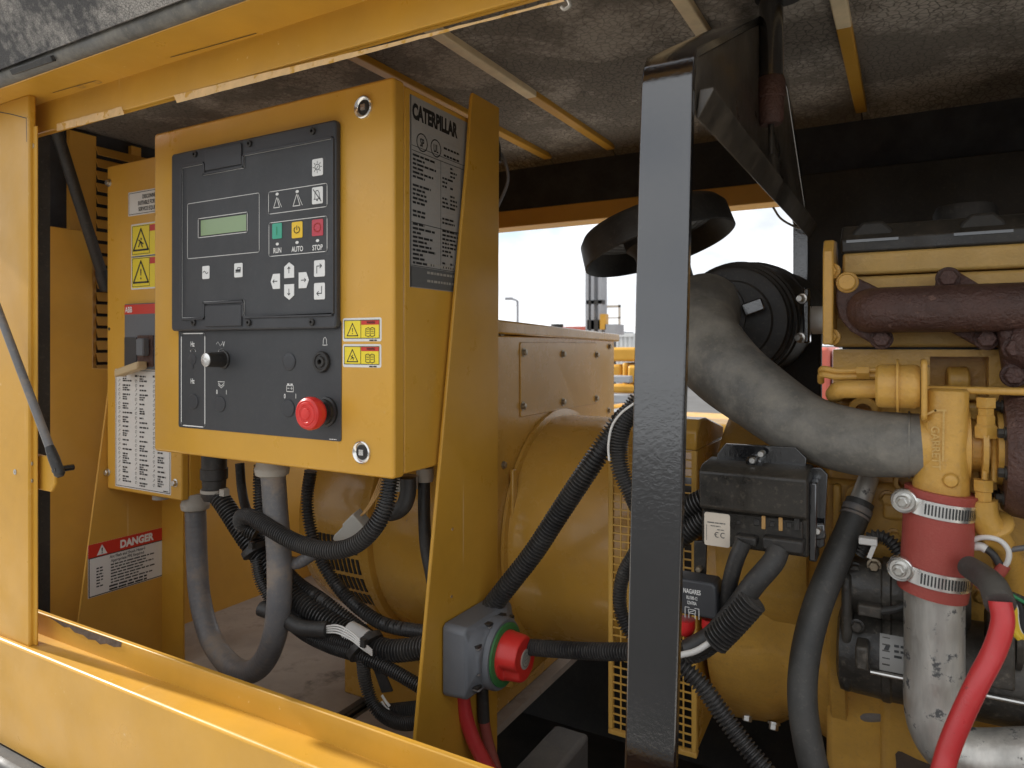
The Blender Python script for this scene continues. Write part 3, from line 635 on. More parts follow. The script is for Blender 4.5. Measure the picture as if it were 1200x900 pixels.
make('white_symbols', mb, M['white'], lp)
for a, b, r in ((226.7, 470.5, .0125), (258, 473.5, .013), (339, 424, .0132), (338, 478.5, .013)):
    u, v = FL.px(a, b); mb = MB(); mb.lathe(FL.p(u, v, 0), FL.n, [(-.0005, r), (.0012, r), (.0019, r * .93), (.0021, r * .6)], 32); make('blanking_plug', mb, M['plastic'], lp)
u, v = FL.px(225.5, 421); mb = MB(); mb.lathe(FL.p(u, v, 0), FL.n, [(-.0005, .0095), (.0008, .0095), (.0011, .0085)], 28); mb.lathe(FL.p(u, v - .0125, 0), FL.n, [(-.0004, .0035), (.001, .0035)], 14); make('blanking_plug', mb, M['plastic'], lp)
u, v = FL.px(262.7, 421.3); mb = MB(); mb.lathe(FL.p(u, v, 0), FL.n, [(0, .0145), (.003, .0145), (.004, .0125), (.033, .0112), (.0335, .0100)], 36); kn = make('trim_knob', mb, M['knobk'], lp)
mb = MB(); mb.lathe(FL.p(u, v, .0334), FL.n, [(-.001, .0105), (.001, .0105), (.0015, .0095), (.0011, .002)], 36); make('knob_cap', mb, M['clampm'], kn)
u, v = FL.px(378, 424); mb = MB(); mb.lathe(FL.p(u, v, 0), FL.n, [(0, .0155), (.004, .0155), (.0055, .0145), (.0055, .0115), (.004, .0105), (.004, .0085), (.0065, .0075), (.0065, .004), (.001, .0032)], 36); make('buzzer', mb, M['knobk'], lp)
u, v = FL.px(383, 482.3); mb = MB(); mb.lathe(FL.p(u, v, 0), FL.n, [(0, .0215), (.004, .0215), (.005, .0185), (.010, .0180), (.011, .0135), (.022, .0135)], 36); es = make('stop_knob', mb, M['knobk'], lp)
mb = MB(); mb.lathe(FL.p(u, v, .018), FL.n, [(0, .0155), (.003, .0205), (.009, .0232), (.016, .0236), (.0205, .022), (.0225, .0190), (.0222, .0165), (.0235, .0155), (.0235, .0125), (.0225, .0115), (.0225, .0085), (.0240, .0075), (.0243, .004), (.0243, .0005)], 44); make('red_button', mb, M['red'], es)
# cabinet locks
for a, b in ((426.5, 126), (424.5, 530)):
    u, v = FP.px(a, b); mb = MB(); mb.lathe(FP.p(u, v, 0), FP.n, [(0, .0158), (.003, .0158), (.0042, .0142), (.0030, .0120), (.0005, .0105)], 36); lk = make('quarter_turn_lock', mb, M['clampm'], cc)
    mb = MB(); mb.lathe(FP.p(u, v, .0004), FP.n, [(0, .0104), (.0004, .0104)], 28); make('lock_recess', mb, M['knobk'], lk)
    mb = MB(); mb.prism(FP, rrect(u - .004, v - .004, u + .004, v + .004, .0005), .0007, .0032); make('square_key', mb, M['clampm'], lk)
def warn_tri(mb, fr, u, v, s, kind=0):
    mb.stroke(fr, [(u - s, v - s * .8), (u + s, v - s * .8), (u, v + s * .95)], s * .15, closed=True)
    if kind == 0:
        mb.flat(fr, [(u - s * .09, v + s * .3), (u - s * .05, v - s * .25), (u + s * .05, v - s * .25), (u + s * .09, v + s * .3)]); mb.flat(fr, ell(u, v - s * .47, s * .09, s * .09, 8))
    else:
        mb.stroke(fr, [(u - s * .3, v - s * .5), (u - s * .05, v - s * .1), (u + s * .2, v - s * .55)], s * .12); mb.stroke(fr, [(u - s * .28, v + s * .02), (u, v - s * .12), (u + s * .3, v - s * .3)], s * .12); mb.flat(fr, ell(u + s * .04, v + s * .12, s * .1, s * .1, 8))
for (a, b, c, d), kd in (((402, 373, 447.3, 400), 0), ((402, 403.3, 447, 431), 1)):
    x0, z1 = FP.px(a, b); x1, z0 = FP.px(c, d)
    mb = MB(); mb.prism(FP, rrect(x0, z0, x1, z1, .003), 0, .0004); st = make('warning_sticker', mb, M['label'], cc)
    f2 = FP.off(.0004); w = x1 - x0; h = z1 - z0
    mb = MB(); mb.flat(f2, rrect(x0 + .003, z0 + .004, x1 - .003, z1 - .003), .0003); make('yellow_field', mb, M['sticky'], st)
    mb = MB(); mb.flat(f2, rrect(x0 + w * .49, z1 - h * .30, x1 - .004, z1 - .004), .0005); make('red_header', mb, M['stickr'], st)
    mb = MB(); warn_tri(mb, f2, x0 + w * .26, z0 + h * .48, h * .30, kd); f3 = f2.off(.0003)
    mb.stroke(f3, [(x0 + w * .48, z0 + .005), (x0 + w * .48, z1 - .004)], .0008); mb.stroke(f3, rrect(x0 + .0035, z0 + .0045, x1 - .0035, z1 - .0035), .0008, closed=True)
    mb.text(f3, 'WARNING', x0 + w * .74, z1 - h * .2, h * .11, .62)
    bu, bv = x0 + w * .72, z0 + h * .4; k = h * .2
    for s in (-1, 1): mb.stroke(f3, [(bu, bv - k * .8), (bu + s * k * .5, bv - k), (bu + s * k * 1.2, bv - k * .8), (bu + s * k * 1.2, bv + k * .7), (bu + s * k * .5, bv + k * .9), (bu, bv + k * .6)], .0009)
    mb.stroke(f3, [(bu, bv - k * .8), (bu, bv + k * .6)], .0009)
    for s in (-1, 1):
        for q in (-.3, .1, .45): mb.stroke(f3, [(bu + s * k * .25, bv + k * q), (bu + s * k * .95, bv + k * q)], .0006)
    mb.rows(f3, x0 + w * .7, x1 - .008, z0 + .0006, .0018, d=.0002)
    make('black_print', mb, M['ink'], st)
# data plate on the cabinet side
FS = FX(XR - .003)
y0, zt_ = FS.px(480, 110); y1 = .965; zb_ = FS.px(478, 336)[1]
mb = MB(); mb.prism(FS, [(y0, zb_), (y1, zb_), (y1, zt_), (y0, zt_)], 0, .0005); pl_ = make('data_plate', mb, M['dplate'], body)
f = FS.off(.0005); H = zt_ - zb_; Wd = y1 - y0
mb = MB(); mb.flat(f, rrect(y0 + .001, zb_ + .001, y1 - .001, zb_ + H * .11), .0003); mb.flat(f, rrect(y0 - .0, zb_, y0 + .003, zt_), .0003); make('dark_band', mb, M['dgrey'], pl_)
mb = MB(); mb.text(f, 'CATERPILLAR', y0 + .005, zt_ - .021, .021, .63, 'l', bold=.055)
for k in range(2):
    u, v = y0 + .028 + .034 * k, zt_ - .062; mb.stroke(f, ell(u, v, .0125), .0016, closed=True); mb.text(f, ('SP', 'UL')[k], u, v, .012, .6)
for k in range(2): mb.rows(f, y0 + .082, y0 + .125, zt_ - .058 - k * .011, .0032)
c1, c2 = y0 + Wd * .42, y0 + Wd * .73
for v in (.26, .285): mb.stroke(f, [(y0 + .004, zt_ - H * v), (y1, zt_ - H * v)], .0008)
for v in (.66, .885): mb.stroke(f, [(y0 + .004, zt_ - H * v), (y1, zt_ - H * v)], .0008)
for c in (c1, c2): mb.stroke(f, [(c, zt_ - H * .285), (c, zt_ - H * .885)], .0007)
for k in range(26):
    v = zt_ - H * (.30 + k * .0225)
    if k in (6, 12, 15): continue
    L = random.uniform(.3, .92)
    mb.rows(f, y0 + .006, y0 + .006 + (Wd * .42 - .012) * L, v - .0036, .0032, word=(.006, .016))
    if random.random() < .8: mb.rows(f, c1 + .004, c1 + .004 + Wd * .25 * random.uniform(.2, .9), v - .0036, .0030, word=(.004, .01))
    if random.random() < .6: mb.rows(f, c2 - .03, c2 - .03 + random.uniform(.006, .022), v - .0036, .0030)
make('black_print', mb, M['ink'], pl_)
mb = MB()
for k in range(3): mb.rows(f, y0 + .04, y1 - .02, zb_ + .010 + k * .012, .0035, d=.0006)
make('pale_print', mb, M['gland'], pl_)

# plate beside the cabinet that carries it
def side_plate(name, X, pts, label, m=M['canopy'], th=.005):
    mb = MB(); mb.prism(FX(X), pts, -th, 0); o = make(name, mb, m, bevel=.0012); return tag(o, label, 'bracket')
mb = MB(); sp = thing('support_plate', (-.602, .93, -.75), 'tall tapering yellow support plate beside the control cabinet carrying the switch', 'bracket')
q = [(W(a, b, X=-.602).y, W(a, b, X=-.602).z) for a, b in ((553, 133), (548, 190), (487, 868))]
e = (q[2][0] - q[1][0]) / (q[2][1] - q[1][1])
mb.prism(FX(-.602), [(q[0][0] + .004, .402), (1.017, .402), (1.01, -.74), (q[2][0] + e * (-.74 - q[2][1]), -.74), q[2], q[1], (q[0][0], .392)], -.006, 0); make('plate', mb, M['canopy'], sp, bevel=.0018)
for a, b in ((529, 699), (530, 620)):
    p = W(a, b, X=-.602); mb = MB(); mb.lathe(p, (1, 0, 0), [(-.001, .0022), (.0008, .0022)], 12); make('bolt', mb, M['clampm'], sp)

# ================================================================ breaker box behind the cabinet
YB = .88; FBk = FY(YB)
bk = thing('breaker_box', (-1.37, .915, -.306), 'tall yellow breaker box with legend sheet half behind the control cabinet', 'breaker box')
bx0 = W(125.5, 400, Y=YB).x; bx1 = W(213, 560, Y=YB).x; bzt = W(127, 195, Y=YB).z; bzb = W(130, 573, Y=YB).z
mb = MB(); mb.prism(FBk, rrect(bx0, bzb, bx1, bzt, .003), -.016, 0); make('cover', mb, M['cabinet'], bk, bevel=.003, seg=3)
mb = MB(); mb.box(bx0 + .003, bx1 - .001, YB + .0175, YB + .085, bzb + .003, bzt - .003); make('box_body', mb, M['cabinet'], bk, bevel=.003)
for a, b in ((128, 214.5), (128, 385.5), (126.5, 553.5), (205.5, 566)):
    u, v = FBk.px(a, b); mb = MB()
    if b == 385.5: mb.lathe(FBk.p(u, v, 0), FBk.n, [(0, .0035), (.0006, .0035)], 14); make('screw_hole', mb, M['ink'], bk)
    else: mb.hexbolt(FBk.p(u, v, 0), FBk.n, .0062, .006); make('cover_bolt', mb, M['steel'], bk)
def sheet(name, fr, a, b, w, h, parent, m=M['label'], border=.0012):
    u, v = fr.px(a, b)
    mb = MB(); mb.prism(fr, rrect(u, v - h, u + w, v, .0015), 0, .0004); s = make(name, mb, m, parent)
    f = fr.off(.0004); mb = MB()
    if border: mb.stroke(f, rrect(u + .003, v - h + .003, u + w - .003, v - .003), border, closed=True)
    return s, f, mb, u, v
wB = W(178, 230, Y=YB).x
s, f, mb, u, v = sheet('caution_label', FBk, 150.5, 226, .155, .050, bk)
for k, t in enumerate(('DISCONNECT', 'SUITABLE FOR USE AS', 'SERVICE EQUIPMENT')): mb.text(f, t, u + .0775, v - .013 - k * .0125, .0085, .75)
make('black_print', mb, M['ink'], s)
for (a, b), kd in (((154, 263.5), 1), ((154, 301), 0)):
    s, f, mb, u, v = sheet('warning_sticker', FBk, a, b, .135, .069, bk, border=0); mb.bm.free()
    mb = MB(); mb.flat(f, rrect(u + .003, v - .066, u + .132, v - .003), .0003); make('yellow_field', mb, M['sticky'], s)
    mb = MB(); f3 = f.off(.0003); mb.stroke(f3, rrect(u + .005, v - .063, u + .063, v - .005), .001, closed=True); warn_tri(mb, f3, u + .034, v - .035, .025, kd); make('black_print', mb, M['ink'], s)
    mb = MB(); mb.flat(f, rrect(u + .064, v - .018, u + .130, v - .005), .0006); make('red_header', mb, M['stickr'], s)
# circuit breaker showing through the cover
u, v = FBk.px(149, 356.5); w, h = .13, FBk.px(149, 356.5)[1] - FBk.px(149, 432)[1]
mb = MB(); mb.prism(FBk, rrect(u, v - h, u + w, v, .002), 0, .006); br = make('circuit_breaker', mb, M['swgrey'], bk, bevel=.0015)
f = FBk.off(.006)
mb = MB(); mb.flat(f, rrect(u + .001, v - .022, u + w, v - .002), .0004); make('red_header', mb, M['stickr'], br)
mb = MB(); mb.text(f, 'ABB', u + .016, v - .012, .012, .8, d=.0008); mb.text(f, 'T4N', u + .052, v - h + .018, .008, d=.0008); mb.text(f, 'I', u + .036, v - .078, .012, d=.0008); make('white_print', mb, M['white'], br)
mb = MB(); mb.prism(f, rrect(u + .004, v - .135, u + .046, v - .070, .001), 0, .003); make('fixed_block', mb, M['plastic'], br, bevel=.001)
mb = MB(); mb.prism(f, rrect(u + .048, v - .13, u + .10, v - .066, .002), 0, .002); make('lever_slot', mb, M['rust'], br)
mb = MB(); mb.prism(f, rrect(u + .064, v - .108, u + .088, v - .072, .005), 0, .016); make('lever_root', mb, M['swgrey'], br, bevel=.003)
mb = MB(); mb.prism(f, [(u + .006, v - .152), (u + .006, v - .136), (u + .086, v - .118), (u + .086, v - .134)], .004, .026); make('lever', mb, M['beige'], br, bevel=.003)
# legend sheet
u, v = FBk.px(135.3, 432); h = v - FBk.px(135.3, 569.5)[1]; w = FBk.px(200.5, 500)[0] - u
s, f, mb, u, v = sheet('legend_sheet', FBk, 135.3, 432, w, h, bk)
rows = 24
for k in range(rows):
    y = v - .012 - k * (h - .02) / rows
    for c in (.05, .36, .68):
        ic = u + w * c + .006
        if k == 0: mb.rows(f, ic - .004, ic + .008, y - .004, .004)
        else: mb.stroke(f, ell(ic, y - .003, .003, .0028, 6) if random.random() < .5 else [(ic - .003, y - .005), (ic + .003, y - .001), (ic, y)], .0008)
        mb.rows(f, ic + .012, ic + .012 + random.uniform(.012, .034), y - .0045, .0032, word=(.004, .012))
        if random.random() < .35: mb.rows(f, ic + .012, ic + .012 + random.uniform(.01, .02), y - .0095, .003)
mb.rows(f, u + w - .024, u + w - .008, v - h + .005, .002)
make('black_print', mb, M['ink'], s)
mb = MB(); p = W(192, 586, Y=.92); mb.cyl((p.x, .915, bzb - .014), (p.x, .915, bzb + .004), .018, 24); make('knockout_plug', mb, M['gland'], bk)
mb = MB(); p = W(177, 208, Y=.86); mb.box(p.x - .01, p.x + .01, .85, .86, p.z - .03, p.z + .03); make('hinge_tab', mb, M['steel'], bk) if False else mb.bm.free()

# stand under the breaker box, with the DANGER sheet
XD = -1.505
sd = thing('box_stand', (XD, .93, -.72), 'tapering yellow sheet steel stand with a DANGER notice under the breaker box', 'stand')
t0, t1 = W(123, 490, X=XD), W(91, 735, X=XD); e = (t1.y - t0.y) / (t1.z - t0.z)
mb = MB(); mb.prism(FX(XD), [(t0.y + e * (.1 - t0.z), .1), (1.013, .1), (1.013, -.72), (t0.y + e * (-.72 - t0.z), -.72)], -.005, 0); make('plate', mb, M['inner'], sd, bevel=.0012)
mb = MB(); mb.box(XD - .003, -1.428, 1.008, 1.013, -.72, .1); make('return_flange', mb, M['canopy'], sd, bevel=.0012)
FD = FX(XD)
a = FD.px(104, 639); b = FD.px(191.5, 701 - 16); zt2 = a[1]; zb2 = FD.px(102.5, 702)[1]; yr = FD.px(191.5, 650)[0]; yl = FD.px(103, 670)[0]
mb = MB(); mb.prism(FD, [(yl, zb2), (yr, zb2), (yr, zt2), (yl, zt2)], 0, .0005); s = make('danger_notice', mb, M['label'], sd)
f = FD.off(.0005); w, h = yr - yl, zt2 - zb2
mb = MB(); mb.flat(f, rrect(yl, zt2 - h * .26, yr, zt2), .0003); make('red_header', mb, M['stickr'], s)
mb = MB(); mb.text(f, 'DANGER', yl + w * .63, zt2 - h * .125, h * .145, .84, d=.0006, bold=.05)
make('white_print', mb, M['white'], s); mb = MB()
k = h * .10; mb.flat(f, [(yl + w * .17 - k, zt2 - h * .23), (yl + w * .17 + k, zt2 - h * .23), (yl + w * .17, zt2 - h * .04)], .0006); make('warning_triangle', mb, M['white'], s)
mb = MB(); mb.text(f, '!', yl + w * .17, zt2 - h * .155, h * .11, d=.0009); mb.stroke(f, rrect(yl + .002, zb2 + .002, yr - .002, zt2 - h * .26), .002, closed=True)
mb.text(f, 'Arc Flash and Shock Hazard', yl + w * .5, zt2 - h * .32, h * .055, .82); mb.text(f, 'Appropriate PPE Required', yl + w * .5, zt2 - h * .40, h * .055, .82)
for k in range(7):
    v = zt2 - h * (.49 + .057 * k); mb.rows(f, yl + w * .10, yl + w * random.uniform(.14, .2), v, h * .026, word=(.003, .008)); mb.rows(f, yl + w * .28, yl + w * random.uniform(.6, .92), v, h * .026, word=(.005, .016))
for k in range(2): mb.rows(f, yl + w * .26, yl + w * .76, zb2 + h * (.10 - .06 * k), h * .034, word=(.008, .02))
make('black_print', mb, M['ink'], s)
# ================================================================ alternator
AY, AZ = 1.29, -.365
al = thing('alternator', (-.75, AY, -.72), 'yellow alternator with terminal box, round barrel and mesh guard', 'alternator')
XF = -.62
mb = MB(); mb.lathe((-.90, AY, AZ), (1, 0, 0), [(0, .25), (.004, .255), (.275, .255)], 64); make('body', mb, M['machine'], al)
mb = MB(); mb.lathe((-.925, AY, AZ), (1, 0, 0), [(0, .255), (.003, .264), (.022, .264), (.025, .258)], 64); make('rim', mb, M['machine'], al)
mb = MB(); mb.lathe((-1.16, AY, AZ), (1, 0, 0), [(0, .12), (.012, .20), (.05, .238), (.10, .248), (.24, .25)], 64); make('end_bell', mb, M['machine'], al)
# ventilation slats wrapped on the end bell
mb = MB()
for k in range(4):
    a = math.radians(187 + k * 10.0); c, s_ = math.cos(a), math.sin(a)
    for q in range(9):
        o = Vector((-1.040 + q * .0118, AY + .2495 * c, AZ + .2495 * s_)); fr = Fr(o, (0, -s_, c), (1, 0, 0))
        mb.prism(fr, rrect(-.0165, -.0032, .0165, .0032), -.004, .0012)
sl_ = make('vent_slots', mb, M['ink'], al); sl_['kind'] = 'stuff'
mb = MB(); mb.box(-1.02, -.70, AY - .20, AY + .2, -.72, -.60); make('foot', mb, M['machine'], al, bevel=.004)
# faceplate, terminal box, lid
mb = MB(); mb.prism(FX(XF - .003), [(1.03, -.42), (1.10, -.62), (1.5, -.62), (1.6, -.42), (1.6, .018), (1.03, .018)], -.02, 0); make('face_plate', mb, M['machine'], al, bevel=.003)
mb = MB(); mb.box(-1.10, XF - .024, 1.032, 1.598, -.13, .017); make('terminal_box', mb, M['machine'], al, bevel=.003)
mb = MB(); zz = W(585, 380, X=XF).z
mb.prism(FX(XF + .006), [(1.02, .021), (1.612, .010), (1.612, .028), (1.02, .045)], -.50, 0); make('box_lid', mb, M['machine'], al, bevel=.003)
FT = FX(XF - .003)
q = FT.pts([(609, 401), (699, 403), (700, 497), (609, 489)]); yl, yr = q[0][0], q[1][0]
mb = MB(); mb.prism(FT, rrect(yl, q[3][1], yr, q[0][1], .004), 0, .0022); ap = make('access_plate', mb, M['machine'], al, bevel=.0012)
for a, b in ((612.5, 413), (658.5, 415), (698, 416), (611.5, 476), (658.5, 471), (697.5, 467)):
    u, v = FT.px(a, b); mb = MB(); mb.lathe(FT.p(u, v, .0018), FT.n, [(0, .0085), (.0015, .0085), (.0016, .0055), (.006, .0055), (.0065, .0045)], 14); make('plate_bolt', mb, M['thread'], ap)
for a, b in ((714, 406), (713, 481), (588, 389), (590, 545)):
    u, v = FT.px(a, b); mb = MB(); mb.hexbolt(FT.p(u, v, 0), FT.n, .0055); make('box_bolt', mb, M['thread'], al)
# barrel
mb = MB(); mb.lathe((XF - .002, AY, AZ), (1, 0, 0), [(0, .236), (.006, .236), (.0075, .224), (.23, .224)], 72); make('barrel', mb, M['machine'], al)
mb = MB(); p = W(583, 640, X=-.60); mb.box(-.615, -.608, 1.075, 1.09, -.36, -.22); make('side_rib', mb, M['machine'], al, bevel=.002)

# mesh guard in front of the coupling
gx0, gx1, gy, gz0, gz1 = -.411, -.272, 1.03, -.600, -.155
gd = thing('mesh_guard', (-.34, gy, gz0), 'pale yellow wire mesh guard partly hidden by the glossy black post', 'guard')
FG = FY(gy)
mb = MB()
mb.prism(FG, [(gx0, gz0), (gx0 + .008, gz0), (gx0 + .008, gz1), (gx0, gz1)], -.006, .002); mb.prism(FG, [(gx1 - .008, gz0), (gx1, gz0), (gx1, gz1), (gx1 - .008, gz1)], -.006, .002)
mb.prism(FG, [(gx0, gz0 - .008), (gx1, gz0 - .008), (gx1, gz0), (gx0, gz0)], -.006, .0022)
make('mesh_frame', mb, M['wire'], gd, bevel=.0015)
mb = MB(); n = 10; cw = (gx1 - gx0 - .016) / n
for k in range(1, n): x = gx0 + .008 + cw * k; mb.prism(FG, [(x - .0011, gz0), (x + .0011, gz0), (x + .0011, gz1), (x - .0011, gz1)], -.002, 0)
z = gz0 + cw
while z < gz1: mb.prism(FG, [(gx0 + .006, z - .0011), (gx1 - .006, z - .0011), (gx1 - .006, z + .0011), (gx0 + .006, z + .0011)], -.0012, .0008); z += cw
o = make('mesh_wires', mb, M['wire'], gd); o['kind'] = 'stuff'
mb = MB(); mb.prism(FX(gx1), [(gy - .004, gz1), (gy, gz1 + .028), (gy + .022, gz1 + .044), (gy + .06, gz1 + .044), (gy + .17, gz1 + .02), (gy + .17, gz1)], gx0 - gx1, 0); make('curved_cover', mb, M['machine'], gd, bevel=.003)
mb = MB(); mb.prism(FX(gx1 - .0005), [(gy, gz0), (gy + .16, gz0 + .02), (gy + .17, gz1), (gy, gz1)], -.004, 0); make('return_plate', mb, M['machine'], gd, bevel=.001)
mb = MB(); mb.cyl((-.44, AY, AZ), (-.25, AY, AZ), .12, 32); make('coupling', mb, M['tray'], gd)

# ================================================================ engine
en = thing('diesel_engine', (.1, 1.3, -1.0), 'yellow diesel engine block with black valve cover on the far side of the post', 'engine')
mb = MB(); mb.lathe((-.266, AY, AZ), (1, 0, 0), [(0, .235), (.004, .262), (.02, .268), (.085, .262), (.10, .252), (.135, .252), (.15, .262), (.168, .27), (.186, .27)], 72); fh = make('flywheel_housing', mb, M['engine'], en)
mb = MB(); mb.lathe((-.095, AY, AZ), (1, 0, 0), [(0, .275), (.003, .279), (.020, .279), (.022, .275)], 72); make('housing_rim', mb, M['engine'], en)
for a, b in ((876, 838), (907, 848), (991, 733), (992, 786)):
    p = W(a, b, Y=1.14 if a < 950 else 1.0); mb = MB()
    if a < 950: mb.hexbolt(p, (0, -.5, -1), .007, .008); make('bolt', mb, M['steel'], en)
    else: mb.hexbolt(p, (1, -.1, 0), .009, .010); mb.cyl(p, p + Vector((.022, -.002, 0)), .0052, 14); make('stud', mb, M['thread'], en)
mb = MB(); mb.lathe((-.245, 1.135, -.29), (1, 0, 0), [(0, .09), (.006, .13), (.02, .137), (.11, .137), (.125, .128)], 56); make('housing_pocket', mb, M['engine'], en)
for a, b, w_, h_ in ((981, 600, .010, .075), (1050, 600, .030, .02), (965, 585, .008, .06)):
    p = W(a, b, Y=1.03); mb = MB(); mb.box(p.x - w_ / 2, p.x + w_ / 2, 1.025, 1.07, p.z - h_ / 2, p.z + h_ / 2); make('casting_rib', mb, M['engine'], en, bevel=.004, seg=3)
for a, b in ((985, 612), (1040, 585), (1048, 630), (1150, 700), (1190, 660)):
    p = W(a, b, Y=1.03); mb = MB(); mb.hexbolt(p + Vector((0, .006, 0)), (0, -1, 0), .0075, .008); make('bolt', mb, M['engine'], en)
# block: built from stepped castings
YBk = 1.05
def slab(name, px0, py0, px1, py1, Y, depth, m, bev=.005, parent=None, skew=True):
    a = W(px0, py0, Y=Y); b = W(px1, py1, Y=Y)
    mb = MB(); mb.box(a.x, b.x, Y, Y + depth, b.z, a.z); return make(name, mb, m, parent or en, bevel=bev, seg=3)
XR2 = .42
def band(name, z0, z1, x0, x1, Y, depth, m, bev=.005):
    mb = MB(); mb.box(x0, x1, Y, Y + depth, z0, z1); return make(name, mb, m, en, bevel=bev, seg=3)
zc = lambda a, b, Y: W(a, b, Y=Y).z
xc = lambda a, b, Y: W(a, b, Y=Y).x
YH = 1.02
xl = xc(985, 300, YH)
# valve cover with chamfered face and lifting pockets
zb_, zt_ = zc(984, 297, YH), zc(984, 263, YH)
mb = MB(); mb.prism(FX(XR2), [(YH, zb_), (YH, zb_ + .018), (YH + .022, zt_), (YH + .3, zt_ + .004), (YH + .3, zb_)], xl - XR2, 0); vcov = make('valve_cover', mb, M['blackd'], en, bevel=.003, seg=3)
for a in (1022, 1152):
    x = xc(a, 275, YH); mb = MB()
    mb.prism(FY(YH + .012), [(x - .028, zb_ + .017), (x + .028, zb_ + .017), (x + .022, zb_ + .030), (x + .012, zt_ + .002), (x - .012, zt_ + .002), (x - .022, zb_ + .030)], -.02, .006); make('lifting_pocket', mb, M['tray'], vcov, bevel=.004)
    mb = MB(); mb.prism(FY(YH + .012), [(x - .030, zb_ + .013), (x + .030, zb_ + .013), (x + .030, zb_ + .0165), (x - .030, zb_ + .0165)], -.01, .014); make('pocket_ledge', mb, M['black'], vcov)
p = W(1131, 246, Y=1.20); mb = MB(); mb.lathe(p - Vector((0, 0, .05)), (0, 0, 1), [(0, .04), (.045, .04), (.055, .036)] , 28); make('filler_cap', mb, M['rubber'], en)
# rocker base, head, gasket gap, block
z2 = zc(1000, 322, YH); mb = MB(); mb.box(xl + .002, XR2, YH + .002, YH + .3, z2, zb_); make('rocker_base', mb, M['gold'], en, bevel=.004, seg=3)
z3 = zc(1100, 343, YH); band('head_strip', z3, z2 - .0015, xl + .004, XR2, YH + .008, .3, M['gold'])
z4 = zc(1100, 407, YH); band('cylinder_head', z4, z3 - .001, xl - .012, XR2, YH + .022, .3, M['gold'])
z5 = z4 - .0025; mb = MB(); mb.box(xl, XR2, YH + .03, YH + .3, z5, z4); make('head_gasket', mb, M['tray'], en)
# block deck with a recessed window
x0 = xl - .010; z6 = zc(1100, 470, YH); wx0, wx1 = xc(1090, 430, YH), xc(1160, 430, YH); wz0, wz1 = zc(1100, 466, YH), zc(1100, 418, YH)
mb = MB(); FH = FY(YH + .012)
mb.box(x0, wx0, YH + .012, YH + .3, z6, z5 - .0005); mb.box(wx1, XR2, YH + .012, YH + .3, z6, z5 - .0005); mb.box(wx0, wx1, YH + .012, YH + .3, wz1, z5 - .0005); mb.box(wx0, wx1, YH + .055, YH + .3, z6, wz1)
bmesh.ops.remove_doubles(mb.bm, verts=mb.bm.verts, dist=1e-5); make('block_deck', mb, M['engine'], en)
mb = MB(); mb.tube([((wx0 + wx1) / 2 - .012, YH + .04, wz0 + .02), ((wx0 + wx1) / 2 + .012, YH + .042, wz0 + .02)], .018, 16, smooth_path=False); mb.prism(FY(YH + .035), rrect(wx0 + .012, wz0 - .004, wx1 - .01, wz0 + .012, .004), -.03, .01); make('core_boss', mb, M['engine'], en, bevel=.003)
mb = MB(); mb.box(-.10, XR2, YBk + .002, YBk + .3, -.66, z6 - .001); make('block', mb, M['engine'], en, bevel=.008)
mb = MB(); mb.prism(FY(YBk - .012), [(xc(960, 560, 1.04), zc(960, 560, 1.04)), (xc(1060, 560, 1.04), zc(960, 560, 1.04)), (xc(1060, 640, 1.04), zc(960, 655, 1.04)), (xc(945, 640, 1.04), zc(960, 655, 1.04))], -.03, 0); make('side_boss', mb, M['engine'], en, bevel=.008, seg=3)
for a, b, r in ((1012, 482, .017), (1060, 565, .012), (1005, 580, .013)):
    p = W(a, b, Y=YH + .01); mb = MB(); mb.lathe(p + Vector((0, .03, 0)), (0, -1, 0), [(0, r * 1.2), (.034, r * 1.1), (.036, r), (.036, r * .62), (.02, r * .55)], 24); make('boss', mb, M['engine'], en)
z7 = zc(1100, 790, 1.03)
mb = MB(); mb.box(xc(1000, 800, 1.03), XR2, 1.03, 1.3, z7, z7 + .05); make('pan_rail', mb, M['engine'], en, bevel=.006, seg=3)
mb = MB(); xa = xc(1031, 850, 1.04); mb.prism(FY(1.042), [(xa, z7 + .002), (XR2, z7 + .002), (XR2, -1.0), (xa + .004, -1.0), (xa, -.80)], -.26, 0); make('oil_pan', mb, M['engine'], en, bevel=.012, seg=4)
mb = MB(); mb.flat(FY(1.042), ragged(FY(1.042), [(1050, 882), (1058, 880), (1092, 895), (1092, 915), (1048, 915)], .002), .0012); make('flaked_patch', mb, M['rustl'], en)
# upright lifting plate beside the rocker base
mb = MB(); fr = FX(xl - .006)
y_, = (YH - .03,)
zz0, zz1 = zc(970, 404, 1.0), zc(970, 278, 1.0)
mb.prism(fr, [(.985, zz0), (1.06, zz0), (1.06, zz1 - .01), (1.045, zz1), (1.0, zz1 - .004), (.988, zz1 - .02)], -.0125, 0); make('lifting_plate', mb, M['engine'], en, bevel=.002)
for a, b in ((975, 318), (975, 395)):
    p = W(a, b, Y=1.0); mb = MB(); mb.hexbolt(p, (-.3, -1, 0), .008); make('bolt', mb, M['engine'], en)

